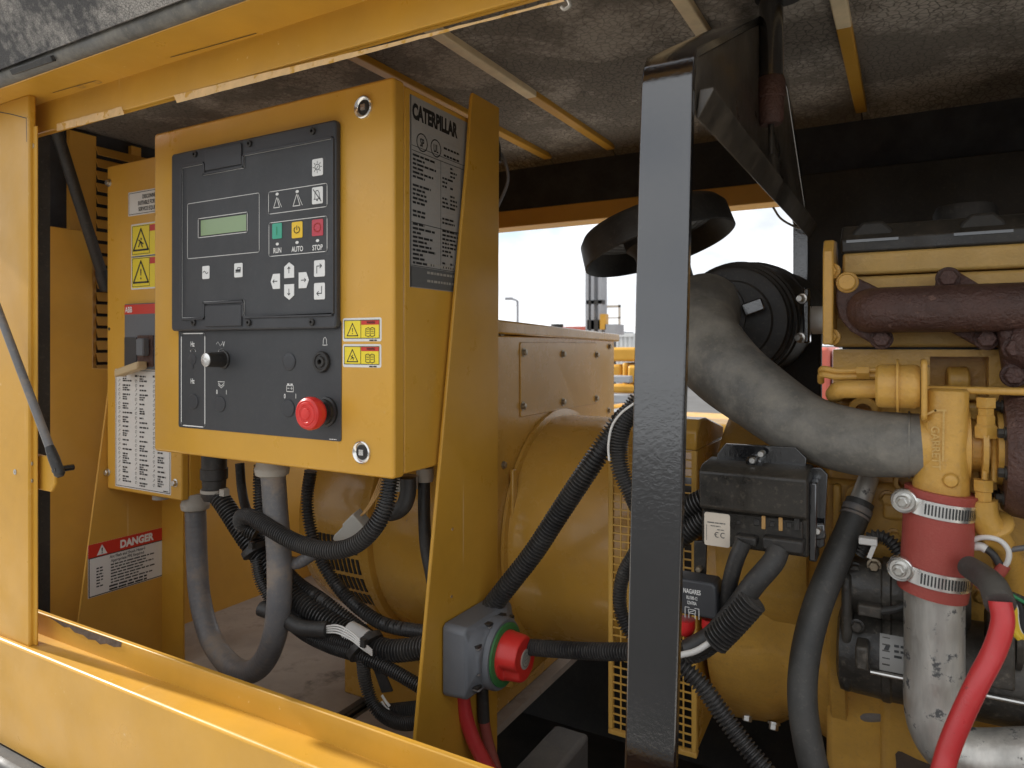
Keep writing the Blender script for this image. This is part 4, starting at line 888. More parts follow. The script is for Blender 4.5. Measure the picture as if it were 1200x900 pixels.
# exhaust manifold
YM = .978; em = thing('exhaust_manifold', W(1090, 390, Y=1.0), 'rusty brown cast iron exhaust manifold bolted to the cylinder head', 'exhaust manifold')
FM = FY(1.006)
zc_, rr = W(1090, 362, Y=YM).z, .0265
xL = W(1001, 361, Y=YM).x
mb = MB(); mb.tube([(xL + .016, 1.006, zc_), (xL + .020, YM + .010, zc_), (xL + .036, YM, zc_), (xL + .07, YM, zc_), (xL + .16, YM, zc_), (.40, YM, zc_)], lambda t: rr * (1.06 if t > .12 else .95 + .11 * (t / .12) ** .5), 28, sub=10); mp_ = make('runner', mb, M['rust'], em)
def fpts(l): return FM.pts(l)
f1 = [(981, 330), (987, 323), (997, 322), (1005, 326), (1036, 341), (1040, 380), (1046, 396), (1043, 404), (1034, 408), (1024, 404), (997, 388), (984, 372), (980, 355)]
mb = MB(); mb.prism(FM, fpts(f1), -.006, .012); make('flange', mb, M['rust'], em, bevel=.003, seg=3)
f2_ = [(1095, 338), (1097, 326), (1102, 318), (1112, 315), (1121, 318), (1156, 339), (1150, 350), (1100, 350)]
mb = MB(); mb.prism(FM, fpts(f2_), -.006, .010); make('lug', mb, M['rust'], em, bevel=.003, seg=3)
f3_ = [(1108, 386), (1120, 380), (1172, 380), (1171, 402), (1164, 409), (1152, 409), (1143, 405)]
mb = MB(); mb.prism(FM, fpts(f3_), -.006, .010); make('lug', mb, M['rust'], em, bevel=.003, seg=3)
mb = MB(); mb.prism(FM, fpts([(1164, 380), (1240, 380), (1240, 452), (1184, 450), (1174, 440), (1169, 405)]), -.006, .035); make('turbo_pedestal', mb, M['rust'], em, bevel=.010, seg=4)
for a, b, m_ in ((993, 331, 'engine'), (1033, 397, 'rust'), (1111, 326, 'rust'), (1156, 397, 'rust'), (1190, 408, 'rust'), (1188, 440, 'rust')):
    dpt = .012 if a < 1160 else .036
    u, v = FM.px(a, b, dpt); mb = MB(); mb.lathe(FM.p(u, v, dpt - .001), FM.n, [(0, .0135), (.002, .0135), (.003, .0125), (.003, .0112)], 24); mb.lathe(FM.p(u, v, dpt), FM.n, [(.002, .0105), (.009, .0105), (.0105, .009), (.0105, .005)], 6 if m_ == 'rust' else 24); make('bolt', mb, M[m_] , em)

mb = MB(); p = W(1196, 380, Y=.985); mb.lathe(p - Vector((.012, 0, .018)), (1, 0, -.35), [(0, .022), (.012, .030), (.03, .034), (.09, .036)], 32); make('collector', mb, M['rust'], em)
for k, a in enumerate((1018, 1046, 1142, 1172, 1196)):
    p = W(a, 783, Y=1.03); mb = MB(); mb.hexbolt(p + Vector((0, .001, 0)), (0, -1, 0), .0065, .006); make('bolt', mb, M['engine'], en)
# turbocharger
YT = .93; tb = thing('turbocharger', W(1110, 580, Y=YT), 'yellow turbocharger with a cast outlet standing above the red hose', 'turbocharger')
FTb = FY(YT - .03)
mb = MB(); P = [(1084, 455), (1137, 456), (1135, 578), (1074, 574), (1081, 500)]
pts = [FTb.px(a, b) for a, b in P]; xa, xb = pts[0][0], pts[1][0]; zt_, zb2 = pts[0][1], pts[2][1] - .01; wd = xb - xa
YQ0 = .922; xc_ = W(1103, 568, Y=YQ0).x
def ring(z, x0, x1, y0, y1, r=.018, n=5): return [Vector((x, y, z)) for x, y in rrect(x0, y0, x1, y1, r, n)]
secs = [ring(zt_, xa + .004, xb - .002, YT - .028, YT + .05, .014), ring(zt_ - .003, xa + .001, xb, YT - .033, YT + .055, .014), ring(zt_ - .04, xa - .002, xb - .001, YT - .034, YT + .055, .014), ring(zt_ - .08, xa - .005, xb - .001, YT - .035, YT + .04, .018), ring(zb2 + .016, xc_ - .0285, xc_ + .0275, YQ0 - .028, YQ0 + .028, .027), ring(zb2 - .012, xc_ - .0285, xc_ + .0275, YQ0 - .028, YQ0 + .028, .0275)]
n = len(secs[0]); V = [v for s_ in secs for v in s_]
mb = MB(); mb.faces(V, [(i * n + k, i * n + (k + 1) % n, (i + 1) * n + (k + 1) % n, (i + 1) * n + k) for i in range(len(secs) - 1) for k in range(n)] + [tuple(range(n)), tuple(range((len(secs) - 1) * n, len(secs) * n))])
oc = make('outlet_casting', mb, M['engine'], tb, bevel=.002, smooth=50)
mb = MB(); c = W(1140, 600, Y=YT - .03); mb.lathe(c + Vector((-.005, .012, 0)), (0, -1, 0), [(0, .060), (.012, .058), (.022, .048), (.027, .03)], 40); make('scroll_swell', mb, M['engine'], tb) if False else mb.bm.free()
mb = MB(); c = W(1114, 563, Y=YT - .036); mb.lathe(c + Vector((0, .006, 0)), (0, -1, 0), [(0, .0085), (.007, .0080), (.010, .006), (.011, .002)], 20); make('cast_button', mb, M['engine'], oc)
fr = FY(YT - .0358); u, v = fr.px(1097, 525); mb = MB(); mb.text(fr, 'GARRETT', u, v, .008, 1.0, rot=-math.pi / 2 + .03, d=.0005); make('cast_lettering', mb, M['gold'], oc)
mb = MB(); mb.stroke(fr, [fr.px(1087, 485), fr.px(1096, 481), fr.px(1108, 481)], .0022, .0006); mb.stroke(fr, [fr.px(1106, 483), fr.px(1105, 540)], .002, .0004); make('casting_ridge', mb, M['gold'], oc)
# compressor inlet ring where the intake hose pushes on
mb = MB(); c = W(1080, 521, Y=YT); mb.lathe(c - Vector((.004, 0, 0)), (1, 0, 0), [(0, .035), (.01, .036), (.02, .034)], 40); make('inlet_ring', mb, M['engine'], tb)
# centre housing with ribs, V-band, turbine
c = W(1150, 522, Y=YT + .02)
mb = MB(); mb.lathe(c - Vector((.02, 0, 0)), (1, 0, 0), [(0, .046), (.008, .046), (.010, .030), (.018, .030), (.019, .044), (.024, .044), (.025, .028), (.032, .028), (.033, .042), (.038, .042), (.039, .026), (.062, .030)], 36); make('centre_housing', mb, M['engine'], tb)
mb = MB(); p = W(1156, 505, Y=YT - .01); q_ = W(1154, 562, Y=YT - .015); mb.tube([p, q_], .0032, 10, smooth_path=False); mb.tube([W(1165, 500, Y=YT - .005), W(1165, 565, Y=YT - .01)], .003, 10, smooth_path=False); make('casting_rib', mb, M['engine'], tb)
mb = MB(); p = W(1155, 500, Y=YT - .01)
mb.lathe(p, (0, 0, 1), [(-.012, .012), (0, .012), (.003, .0095), (.012, .0095), (.013, .0082), (.02, .0082), (.021, .010), (.032, .010)], 6); make('oil_fitting', mb, M['engine'], tb)
mb = MB(); p = W(1152, 562, Y=YT - .015); mb.lathe(p, (0, 0, -1), [(0, .010), (.012, .010), (.013, .0085), (.022, .0085), (.023, .0098), (.030, .0098)], 6); make('drain_nut', mb, M['engine'], tb)
mb = MB(); mb.tube([W(1151, 585, Y=YT - .012), W(1153, 605, Y=YT - .01), W(1166, 630, Y=YT), W(1180, 655, Y=YT + .03), W(1186, 690, Y=YT + .06)], .0145, 20); make('drain_pipe', mb, M['engine'], tb)
mb = MB(); p = W(1164, 612, Y=YT - .006); d = (W(1180, 655, Y=YT + .03) - W(1153, 605, Y=YT - .01)).normalized(); mb.lathe(p, d, [(0, .0155), (.002, .0185), (.005, .0185), (.007, .0155)], 24); make('pipe_collar', mb, M['engine'], tb)
c = W(1190, 530, Y=YT + .02)
mb = MB(); mb.lathe(c - Vector((.014, 0, 0)), (1, 0, 0), [(0, .030), (.001, .064), (.01, .070), (.03, .074), (.05, .074), (.09, .05)], 48); make('turbine_housing', mb, M['rust'], tb)
for k in range(8):
    a = k * math.pi / 4 + .3; p = c + Vector((-.014, .054 * math.cos(a), .054 * math.sin(a))); mb = MB(); mb.hexbolt(p, (-1, 0, 0), .0055, .006); make('bolt', mb, M['blackd'], tb)
# wastegate actuator
wa = thing('wastegate_actuator', W(1050, 485, Y=.925), 'yellow round wastegate canister with a long rod above the turbo outlet', 'actuator')
YWg = .915
c0 = W(1026, 452, Y=YWg); c1 = W(1078, 452, Y=YWg); L = c1.x - c0.x
mb = MB(); mb.lathe(c0, (1, 0, 0), [(0, .004), (.0005, .022), (.003, .0245), (.006, .025), (L - .006, .025), (L - .003, .0245), (L, .023)], 40); make('canister', mb, M['engine'], wa)
mb = MB(); p = W(1050, 452, Y=YWg); mb.lathe(p, (1, 0, 0), [(0, .025), (.0005, .0305), (.0028, .0305), (.0033, .025)], 40); make('crimp_ring', mb, M['engine'], wa)
mb = MB(); p = W(1079, 458, Y=YWg); mb.prism(Fr(p, (0, 1, 0), (0, 0, 1)), rrect(-.028, -.032, .028, .036, .008), 0, .006); make('bracket_plate', mb, M['engine'], wa, bevel=.002)
mb = MB(); mb.cyl(W(1084, 456, Y=YWg), Vector((.42, YWg, W(1084, 456, Y=YWg).z)), .0042, 14); make('rod', mb, M['engine'], wa)
mb = MB(); mb.tube([W(1030, 456, Y=YWg + .012), W(1000, 456, Y=YWg + .012), W(984, 457, Y=YWg + .02), W(978, 462, Y=YWg + .05)], .0108, 18); make('pressure_pipe', mb, M['engine'], wa)
for b, r in ((434, .0036), (441, .0042)):
    mb = MB(); mb.tube([W(1028, b, Y=YWg + .03), W(985, b + 1, Y=YWg + .03), W(964, b - 2, Y=YWg + .035), W(962, b + 6, Y=YWg + .05)], r, 10); make('signal_pipe', mb, M['engine'], wa)
mb = MB(); mb.cyl(W(1004, 437, Y=YWg + .03), W(1019, 437, Y=YWg + .03), .0085, 6); make('pipe_union', mb, M['engine'], wa)

# red hose, clamps and metal charge pipe
YQ = .922
ct = lambda a, b: W(a, b, Y=YQ)
sh = MB(); P = [ct(1103, 574), ct(1100, 600), ct(1098, 640), ct(1095, 675), ct(1092, 694)]
sh.tube(P, lambda t: .0352 + (.0010 if t < .05 else 0), 36, step=.004); so = make('coupling_hose', sh, M['silicone'], None); tag(so, 'short red silicone hose joining the turbo outlet to the metal pipe', 'hose')
mb = MB(); mb.tube([ct(1094, 686), ct(1094.5, 720), ct(1094.5, 780), ct(1094, 822), ct(1098, 850), ct(1112, 874), ct(1135, 886), ct(1165, 889), ct(1230, 888), ct(1420, 886)], .0300, 36, sub=10); o = make('charge_pipe', mb, M['alum']); tag(o, 'dull metal charge air pipe bending to the right below the red hose', 'pipe')
def clamp(a0, b0, lab):
    c = ct(a0, b0); t = thing('hose_clamp', c, lab, 'hose clamp', 'worm drive clamps on the red hose')
    axis = (ct(1092, 694) - ct(1103, 568)).normalized(); axis = (axis + Vector((.13, 0, 0)) * 0).normalized()
    side = axis.cross(Vector((0, 1, 0))).normalized(); side = side if side.x > 0 else -side
    tilt = (axis + side * -.05).normalized(); sx = tilt.cross(Vector((0, 1, 0))).normalized(); sx = sx if sx.x > 0 else -sx; sy = tilt.cross(sx); sy = sy if sy.y > 0 else -sy
    R = .0362; hw = .0088; N_ = 56
    mb = MB(); V = []; 
    for k in range(N_):
        an = 2 * math.pi * k / N_; rad = sx * math.cos(an) + sy * math.sin(an)
        V += [c + rad * R - tilt * hw, c + rad * (R + .0012) - tilt * hw, c + rad * (R + .0012) + tilt * hw, c + rad * R + tilt * hw]
    mb.faces(V, [(4 * k + j, 4 * k + (j + 1) % 4, 4 * ((k + 1) % N_) + (j + 1) % 4, 4 * ((k + 1) % N_) + j) for k in range(N_) for j in range(4)]); make('band', mb, M['clampm'], t, smooth=30)
    mb = MB()
    for k in range(19):
        an = -math.pi / 2 - .35 + k * .088 + .0; rad = sx * math.cos(an) + sy * math.sin(an); tg = sx * -math.sin(an) + sy * math.cos(an)
        f = Fr(c + rad * (R + .0013), tg, tilt); mb.flat(f, [(-.0009, -.0058), (.0007, -.0058), (.0013, .0058), (-.0003, .0058)], -.0006)
    o = make('slots', mb, M['slot'], t); o['kind'] = 'stuff'
    h = c - sx * .0315 - Vector((0, .0215, 0)) + Vector((0, 0, .003))
    mb = MB(); mb.box(h.x - .012, h.x + .010, h.y - .002, h.y + .016, h.z - .009, h.z + .009); make('screw_housing', mb, M['clampm'], t, bevel=.003)
    mb = MB(); ax = Vector((-.22, -1, -.05)); mb.lathe(h + Vector((0, .002, 0)), ax, [(0, .0125), (.004, .0135), (.010, .0135), (.011, .0125), (.0095, .0105)], 36); hd_ = make('screw_head', mb, M['clampm'], t)
    mb = MB(); mb.lathe(h + ax.normalized() * .0075, ax, [(0, .0074), (.0055, .0074), (.0065, .0066)], 24); mb.lathe(h + ax.normalized() * .012, ax, [(0, .0055), (.005, .0055), (.0056, .0046), (.003, .0036)], 6); make('hex_head', mb, M['steel'], hd_)
clamp(1099, 592, 'bright steel worm clamp round the top of the red hose'); clamp(1094.5, 671, 'bright steel worm clamp round the bottom of the red hose')

# intake hose between air cleaner and turbocharger
mb = MB(); mb.tube([W(828, 362, Y=1.17), W(818, 376, Y=1.11), W(824, 402, Y=1.06), W(850, 433, Y=1.03), W(885, 461, Y=1.0), W(940, 498, Y=.965), W(1000, 517, Y=.94), W(1050, 521, Y=.93), W(1080, 521, Y=.93)],
                   lambda t: .061 - .003 * min(1, t / .3) - .0165 * max(0, min(1, (t - .3) / .35)) - .0060 * max(0, (t - .65) / .35), 40, sub=12)
ih = make('intake_hose', mb, M['hose']); tag(ih, 'fat dusty grey rubber intake hose sweeping from the air cleaner to the turbocharger', 'hose')
mb = MB(); a = W(1064, 521, Y=.931); mb.lathe(a, (1, 0, 0), [(0, .0375), (.0003, .0388), (.0022, .0388), (.0025, .0375)], 40); make('hose_edge_band', mb, M['hose'], ih)

# air cleaner
ac = thing('air_cleaner', W(862, 450, Y=1.3), 'round black air cleaner canister behind the grey intake hose', 'air cleaner')
c = W(858, 376, Y=1.17); ax = (Vector((.05, 1, .03))).normalized()
mb = MB(); mb.lathe(c, ax, [(0, .055), (.0, .086), (.004, .091), (.016, .092), (.018, .096), (.035, .096), (.037, .099), (.33, .099), (.34, .09)], 56); make('canister', mb, M['rubber'], ac)
mb = MB(); mb.lathe(c, -ax, [(-.002, .088), (.004, .086), (.006, .080), (.006, .066), (.010, .063), (.012, .02)], 56); make('end_cap', mb, M['rubber'], ac)
mb = MB(); p = W(884, 360, Y=1.15); mb.prism(Fr(p, (1, 0, .35), (-.35, 0, 1)), rrect(-.016, -.010, .016, .010, .003), -.014, .012); mb.cyl(p + Vector((-.004, .01, -.002)), p + Vector((-.038, .012, -.018)), .006, 12); make('indicator', mb, M['black'], ac, bevel=.002)
mb = MB(); q_ = W(830, 370, Y=1.165); mb.lathe(q_, -ax, [(-.01, .062), (.012, .063), (.014, .058)], 40); make('outlet_collar', mb, M['rubber'], ac)
mb = MB(); p = W(880, 372, Y=1.30); mb.lathe(p, ax, [(0, .09), (.003, .099), (.05, .099), (.053, .09)], 48); make('mounting_band', mb, M['rubber'], ac)
mb = MB(); p = W(938, 430, Y=1.34); mb.box(p.x - .075, p.x + .035, 1.33, 1.35, p.z - .12, p.z + .075); make('mounting_bracket', mb, M['tray'], ac, bevel=.004)
mb = MB(); p = W(946, 345, Y=1.16); mb.box(p.x - .006, p.x + .004, 1.155, 1.175, p.z - .075, p.z + .01); make('hinge_plate', mb, M['black'], ac, bevel=.003)
for a, b in ((940, 350), (938, 396)):
    p = W(a, b, Y=1.155); mb = MB(); mb.hexbolt(p, (-.4, -1, 0), .006, .008); make('bolt', mb, M['steel'], ac)
mb = MB(); p = W(963, 375, Y=1.2); mb.cyl(p - Vector((.014, 0, 0)), p + Vector((.014, 0, 0)), .022, 20); make('sky_gap_white', mb, M['label'], ac)  # white cylinder standing in for bright sky seen through the gap

# rain cap of the air intake
rcp = thing('rain_cap', W(768, 300, Y=1.25), 'wide black rubber intake rain cap tilted behind the glossy black post', 'rain cap')
c = W(768, 278, Y=1.25); ax = Vector((-.30, .02, .95)).normalized()
mb = MB(); mb.lathe(c, ax, [(-.026, .137), (-.024, .140), (.018, .137), (.030, .128), (.042, .09), (.048, .03), (.046, .02), (.030, .085), (.015, .122), (-.020, .134), (-.026, .137)], 64, caps=False); make('cap_shell', mb, M['rubber'], rcp, smooth=50)
mb = MB(); prof = []
for k in range(9): r = .058 + k * .007; prof += [(.012 + .001 * (k % 2), r), (.016 - .0045 * (k % 2), r + .0035)]
mb.lathe(c, ax, [(-.004, .05)] + prof + [(.02, .12), (.024, .118), (.024, .05)], 64); make('louvre_ring', mb, M['rubber'], rcp)
mb = MB(); mb.lathe(c - ax * .012, -ax, [(-.03, .060), (.0, .058), (.012, .048), (.03, .045), (.15, .043)], 40); make('inlet_neck', mb, M['rubber'], rcp)
mb = MB(); mb.tube([c - ax * .15, c - ax * .19, W(790, 370, Y=1.34), W(830, 380, Y=1.42)], .043, 28); make('inlet_elbow', mb, M['rubber'], rcp)

# starter motor
YSt = 1.01; stt = thing('starter_motor', W(1080, 810, Y=YSt), 'dusty black starter motor with silver label behind the metal pipe', 'starter motor')
c = W(983, 754, Y=YSt)
mb = MB(); mb.lathe(c, (1, 0, 0), [(0, .040), (.004, .054), (.05, .056), (.052, .0585), (.060, .0585), (.062, .0565), (.20, .0565), (.202, .0595), (.216, .0595), (.222, .054), (.226, .03)], 48); make('motor_body', mb, M['starter'], stt)
c2 = W(990, 682, Y=YSt - .012)
mb = MB(); mb.lathe(c2, (1, 0, 0), [(0, .027), (.003, .035), (.042, .036), (.044, .0385), (.052, .0385), (.054, .036), (.13, .036), (.135, .03)], 40); make('solenoid', mb, M['starter'], stt)
mb = MB(); p = W(988, 712, Y=YSt - .02); mb.prism(Fr(p, (0, 1, 0), (0, 0, 1)), rrect(-.03, -.10, .06, .055, .02), 0, .012); make('mounting_flange', mb, M['starter'], stt, bevel=.004)
mb = MB(); mb.box(W(1003, 770, Y=.94).x, W(1018, 770, Y=.94).x, .925, .96, W(1003, 779, Y=.94).z, W(1003, 752, Y=.94).z); make('lug', mb, M['starter'], stt, bevel=.003)
for b, x0, x1 in ((785, 1020, 1220),):
    mb = MB(); mb.cyl(W(x0, b + 2, Y=.945), W(x0, b + 2, Y=.945) + Vector((.18, 0, .0)), .0028, 10); make('through_bolt', mb, M['steel'], stt)
cl = W(1050, 738, Y=YSt - .057)
mb = MB(); V = []; N_ = 8
for k in range(N_ + 1):
    an = math.pi + math.radians(-42 + k * 5.2)
    for x in (cl.x - .0175, cl.x + .05): V.append(Vector((x, YSt + .0585 * math.cos(an) * 1.0, c.z + .0585 * -math.sin(an) * -1)))
mb.faces(V, [(2 * k, 2 * k + 1, 2 * k + 3, 2 * k + 2) for k in range(N_)]); lb = make('foil_label', mb, M['dplate'], stt)
th_ = math.radians(20); fr = Fr((0, YSt - .0592 * math.cos(th_), c.z + .0592 * math.sin(th_)), (1, 0, 0), (0, math.sin(th_), math.cos(th_))); mb = MB(); x = cl.x
for k in range(3): mb.rows(fr, x - .002, x + .04, .009 - k * .006, .0028, word=(.004, .009))
mb.flat(fr, [(x - .013, .004), (x - .008, .004), (x - .006, .010), (x - .011, .009)], .0004); make('black_print', mb, M['ink'], lb)
mb = MB(); p = W(1172, 800, Y=.95); mb.box(p.x - .012, p.x + .012, .93, .99, p.z, p.z + .07); make('end_lug', mb, M['starter'], stt, bevel=.003)
mb = MB(); mb.lathe(W(1075, 690, Y=.93), (0, -1, 0), [(0, .014), (.01, .014), (.012, .008), (.02, .008)], 6); make('terminal', mb, M['thread'], stt)

for a, b, y in ((1002, 668, .975), (1024, 664, .972), (1046, 700, .965), (1004, 735, .958), (1172, 722, .95), (1172, 780, .95)):
    p = W(a, b, Y=y); mb = MB(); mb.hexbolt(p + Vector((0, .006, 0)), (0, -1, 0), .0062, .007); make('bolt', mb, M['thread' if a > 1010 else 'starter'], stt)
mb = MB(); mb.tube([W(1008, 712, Y=.955), W(1030, 716, Y=.95), W(1056, 712, Y=.95), W(1075, 700, Y=.955)], .0045, 10); make('field_lead', mb, M['rubber'], stt)
mb = MB(); p = W(1018, 716, Y=.95); mb.box(p.x - .012, p.x + .014, .945, .975, p.z - .006, p.z + .007); make('brush_box', mb, M['starter'], stt, bevel=.002)
mb = MB(); p = W(1184, 745, Y=.955); mb.lathe(p + Vector((.0, .02, 0)), (1, 0, 0), [(0, .030), (.004, .042), (.010, .042), (.012, .036)], 32); make('end_plate', mb, M['starter'], stt)

# fuse box / engine control unit
YU = .87; eu = thing('relay_unit', W(885, 655, Y=YU), 'dusty black sealed relay unit with two plugged looms beside the post', 'control unit')
FU = FY(YU)
def qpx(fr, l): return [fr.px(a, b) for a, b in l]
x0, x1 = FU.px(819, 600)[0], FU.px(946, 600)[0]; zt_ = FU.px(880, 553)[1]; zm = FU.px(880, 600)[1]; zb_ = FU.px(880, 648)[1]
mb = MB(); mb.prism(FX(x1), [(YU, zm), (YU - .002, zt_ - .004), (YU + .012, zt_ + .003), (YU + .06, zt_ + .006), (YU + .06, zb_), (YU + .012, zb_), (YU + .012, zm - .004), (YU + .002, zm - .002)], x0 - x1, 0); make('housing', mb, M['blackd'], eu, bevel=.003, seg=3)
mb = MB(); mb.prism(FY(YU + .008), rrect(x0 + .002, zb_ + .002, x1 - .006, zm - .006, .002), -.02, 0); cp_ = make('connector_face', mb, M['blackd'], eu, bevel=.0015)
mb = MB(); mb.prism(FY(YU + .045), qpx(FY(YU + .045), [(841, 560), (840, 532), (850, 520), (932, 524), (945, 537), (944, 560)]), -.004, 0); bp = make('back_plate', mb, M['black'], eu, bevel=.001)
mb = MB(); mb.prism(FY(YU + .05), qpx(FY(YU + .05), [(940, 548), (962, 548), (970, 556), (966, 640), (944, 650)]), -.004, 0); make('back_plate', mb, M['black'], eu, bevel=.001)
mb = MB(); mb.prism(FY(YU + .02), [(x1 - .001, zb_ - .006), (x1 + .008, zb_ - .006), (x1 + .008, zt_ - .01), (x1 - .001, zt_ - .01)], -.03, 0); make('side_latch', mb, M['black'], eu, bevel=.002)
u, v = FY(YU + .035).px(884, 541); mb = MB(); mb.lathe((u, YU + .045, v), (0, -1, 0), [(0, .009), (.016, .009), (.018, .007)], 20); mb.prism(FY(YU + .03), rrect(u - .009, v - .012, u + .009, v, .003), -.01, 0); make('boss', mb, M['black'], bp)
for a, b, m_ in ((882, 539.5, 'steel'), (892, 532, 'steel'), (958, 622, 'steel'), (819, 667, 'thread')):
    p = W(a, b, Y=YU + .025); mb = MB(); mb.lathe(p, (0, -1, 0), [(-.01, .0040), (.003, .0040), (.0042, .0032), (.0042, .0018)], 16 if m_ == 'steel' else 6); make('bolt', mb, M[m_], eu)
mb = MB(); mb.prism(FY(YU + .03), qpx(FY(YU + .03), [(944, 614), (966, 614), (968, 632), (944, 636)]), -.006, 0); make('lug', mb, M['black'], eu, bevel=.002)
mb = MB(); mb.prism(FY(YU + .03), qpx(FY(YU + .03), [(813, 634), (828, 634), (827, 676), (813, 676)]), -.005, 0); make('strap', mb, M['blackd'], eu, bevel=.001)
f = FY(YU + .008); P = rrect(*f.px(825.5, 638), *f.px(855.5, 603), .003)
mb = MB(); mb.prism(f, P, 0, .0006); lb = make('paper_label', mb, M['label2'], cp_)
f2 = f.off(.0006); mb = MB(); u, v = f2.px(843, 627)
for k in range(2):
    for s_ in range(2): mb.stroke(f2, [(u + .0045 - s_ * .007 + .0028 * math.cos(math.radians(t)), v - k * .0 - 0 + .0030 * math.sin(math.radians(t))) for t in range(60, 301, 30)], .0009)
mb.stroke(f2, [(u - .0055, v), (u - .003, v)], .0008)
u, v = f2.px(829, 612); mb.rows(f2, u, u + .022, v, .0012); mb.rows(f2, u + .004, u + .016, v - .004, .001); mb.rows(f2, u + .012, u + .02, v - .008, .001)
mb.stroke(f2, [(u - .001, v - .003), (u - .001, v - .022)], .0006); make('print', mb, M['dgrey'], lb)
for a, b, w, h, m_ in ((866, 612, .005, .004, 'ink'), (887, 612, .007, .007, 'ink'), (905, 614, .006, .006, 'ink'), (925, 615, .006, .006, 'ink'), (895, 612, .0045, .016, 'wirey'), (915, 614, .0045, .016, 'wirey'), (934, 614, .006, .014, 'ink')):
    u, v = f.px(a, b); mb = MB(); mb.prism(f, rrect(u - w / 2, v - h / 2, u + w / 2, v + h / 2, .001), 0, .0022); make('pin_slot' if m_ == 'ink' else 'fuse', mb, M['knobk' if m_ == 'ink' else 'tan'], cp_, bevel=.0005)
for a, b, w, h in ((876, 631, .026, .012), (919, 636, .046, .016)):
    u, v = f.px(a, b); mb = MB(); mb.prism(f, rrect(u - w / 2, v - h / 2, u + w / 2, v + h / 2, .004), -.005, .016); make('plug', mb, M['knobk'], cp_, bevel=.003)
# automotive relay with red caps
ry = thing('glow_plug_relay', W(815, 730, Y=.86), 'square dark relay with white print and red terminal caps beside the post', 'relay')
FR = FY(.85); x0, zt_ = FR.px(786, 676); x1, zb_ = FR.px(838, 727)
mb = MB(); mb.prism(FR, [(x0, zb_), (x1 + .003, zb_), (x1 + .001, zt_ - .004), (x1 - .004, zt_), (x0, zt_)], -.035, 0); rb = make('relay_case', mb, M['swgrey'] if False else M['plastic'], ry, bevel=.003, seg=3)
mb = MB(); u, v = FR.px(811, 693); mb.text(FR, 'NAGARES', u, v, .0056, .62); u, v = FR.px(811, 700.5); mb.text(FR, 'RL/180-12', u, v, .0040, .58); u, v = FR.px(811, 706.5); mb.text(FR, '12V/70A', u, v, .0040, .6)
u, v = FR.px(811, 718); k = .0085
for s_ in (-1, 1): mb.stroke(FR, [(u + s_ * k, v - k * .8), (u + s_ * k, v + k * .7), (u + s_ * k * .4, v + k * .7)], .0007); mb.stroke(FR, [(u + s_ * k * .45, v - k * .8), (u + s_ * k * .45, v + k * .1)], .0007)
mb.stroke(FR, rrect(u - k * .5, v - k * .1, u + k * .5, v + k * .45), .0006, closed=True); mb.stroke(FR, [(u - k * .4, v), (u + k * .4, v + k * .4)], .0006); make('white_print', mb, M['white'], rb)
for a, r in ((803, .0125), (832, .010)):
    p = W(a, 729, Y=.865); mb = MB(); mb.lathe(p + Vector((0, 0, .004)), (0, 0, -1), [(0, r), (.010, r), (.016, r * .85), (.020, r * .5)], 24); make('red_cap', mb, M['redcap'], ry)

# battery isolator switch on the support plate
sw = thing('isolator_switch', W(545, 815, X=-.56), 'grey battery isolator switch with red turning knob and green ring', 'isolator switch')
FS2 = FX(-.600)
y0, z1 = W(518, 724, X=-.60).y, W(518, 724, X=-.60).z; z0 = W(517, 812, X=-.60).z; z0 -= .008; z1 -= .009; y1 = y0 + .142; cyy, czz = (y0 + y1) / 2, (z0 + z1) / 2 
def oct_(s, c=.02): 
    a = (y1 - y0) / 2 - s; b = (z1 - z0) / 2 - s
    return [(cyy - a, czz - b + c), (cyy - a + c, czz - b), (cyy + a - c, czz - b), (cyy + a, czz - b + c), (cyy + a, czz + b - c), (cyy + a - c, czz + b), (cyy - a + c, czz + b), (cyy - a, czz + b - c)]
def loft(mb, rings):
    n = len(rings[0][1]); V = []
    for d, P in rings: V += [FS2.p(u, v, d) for u, v in P]
    return mb.faces(V, [(i * n + k, i * n + (k + 1) % n, (i + 1) * n + (k + 1) % n, (i + 1) * n + k) for i in range(len(rings) - 1) for k in range(n)] + [tuple(range(n - 1, -1, -1)), tuple((len(rings) - 1) * n + k for k in range(n))])
mb = MB(); loft(mb, [(0, oct_(0, .006)), (.038, oct_(.002, .006)), (.042, oct_(.005, .016)), (.052, oct_(.012, .028)), (.056, oct_(.014, .03))]); hs = make('housing', mb, M['swgrey'], sw, bevel=.003, seg=3, smooth=30)
for k, (yy, zz) in enumerate(((-.052, .025), (-.052, -.012), (-.052, -.035), (-.02, .046), (.02, .046), (.045, .035))):
    mb = MB(); p = FS2.p(cyy + yy, czz + zz, .044); mb.box(p.x - .004, p.x + .010, p.y - .0055, p.y + .0055, p.z - .0018, p.z + .0018); make('notch', mb, M['knobk'], hs)
    mb = MB(); mb.box(p.x - .004, p.x + .0115, p.y - .005, p.y + .005, p.z - .0045, p.z - .0018); make('clip', mb, M['gconduit'], hs, bevel=.0008)
cs = FS2.p(cyy + .004, czz - .005, 0)
mb = MB(); mb.lathe(cs, (1, 0, 0), [(.04, .054), (.060, .053), (.0635, .0505), (.0635, .047)], 48); make('collar', mb, M['swgrey'], sw)
mb = MB(); mb.lathe(cs, (1, 0, 0), [(.05, .0465), (.0665, .0465), (.067, .0455), (.067, .033)], 48); make('green_ring', mb, M['green'], sw)
mb = MB(); R = .0365; N_ = 40; ring_ = []
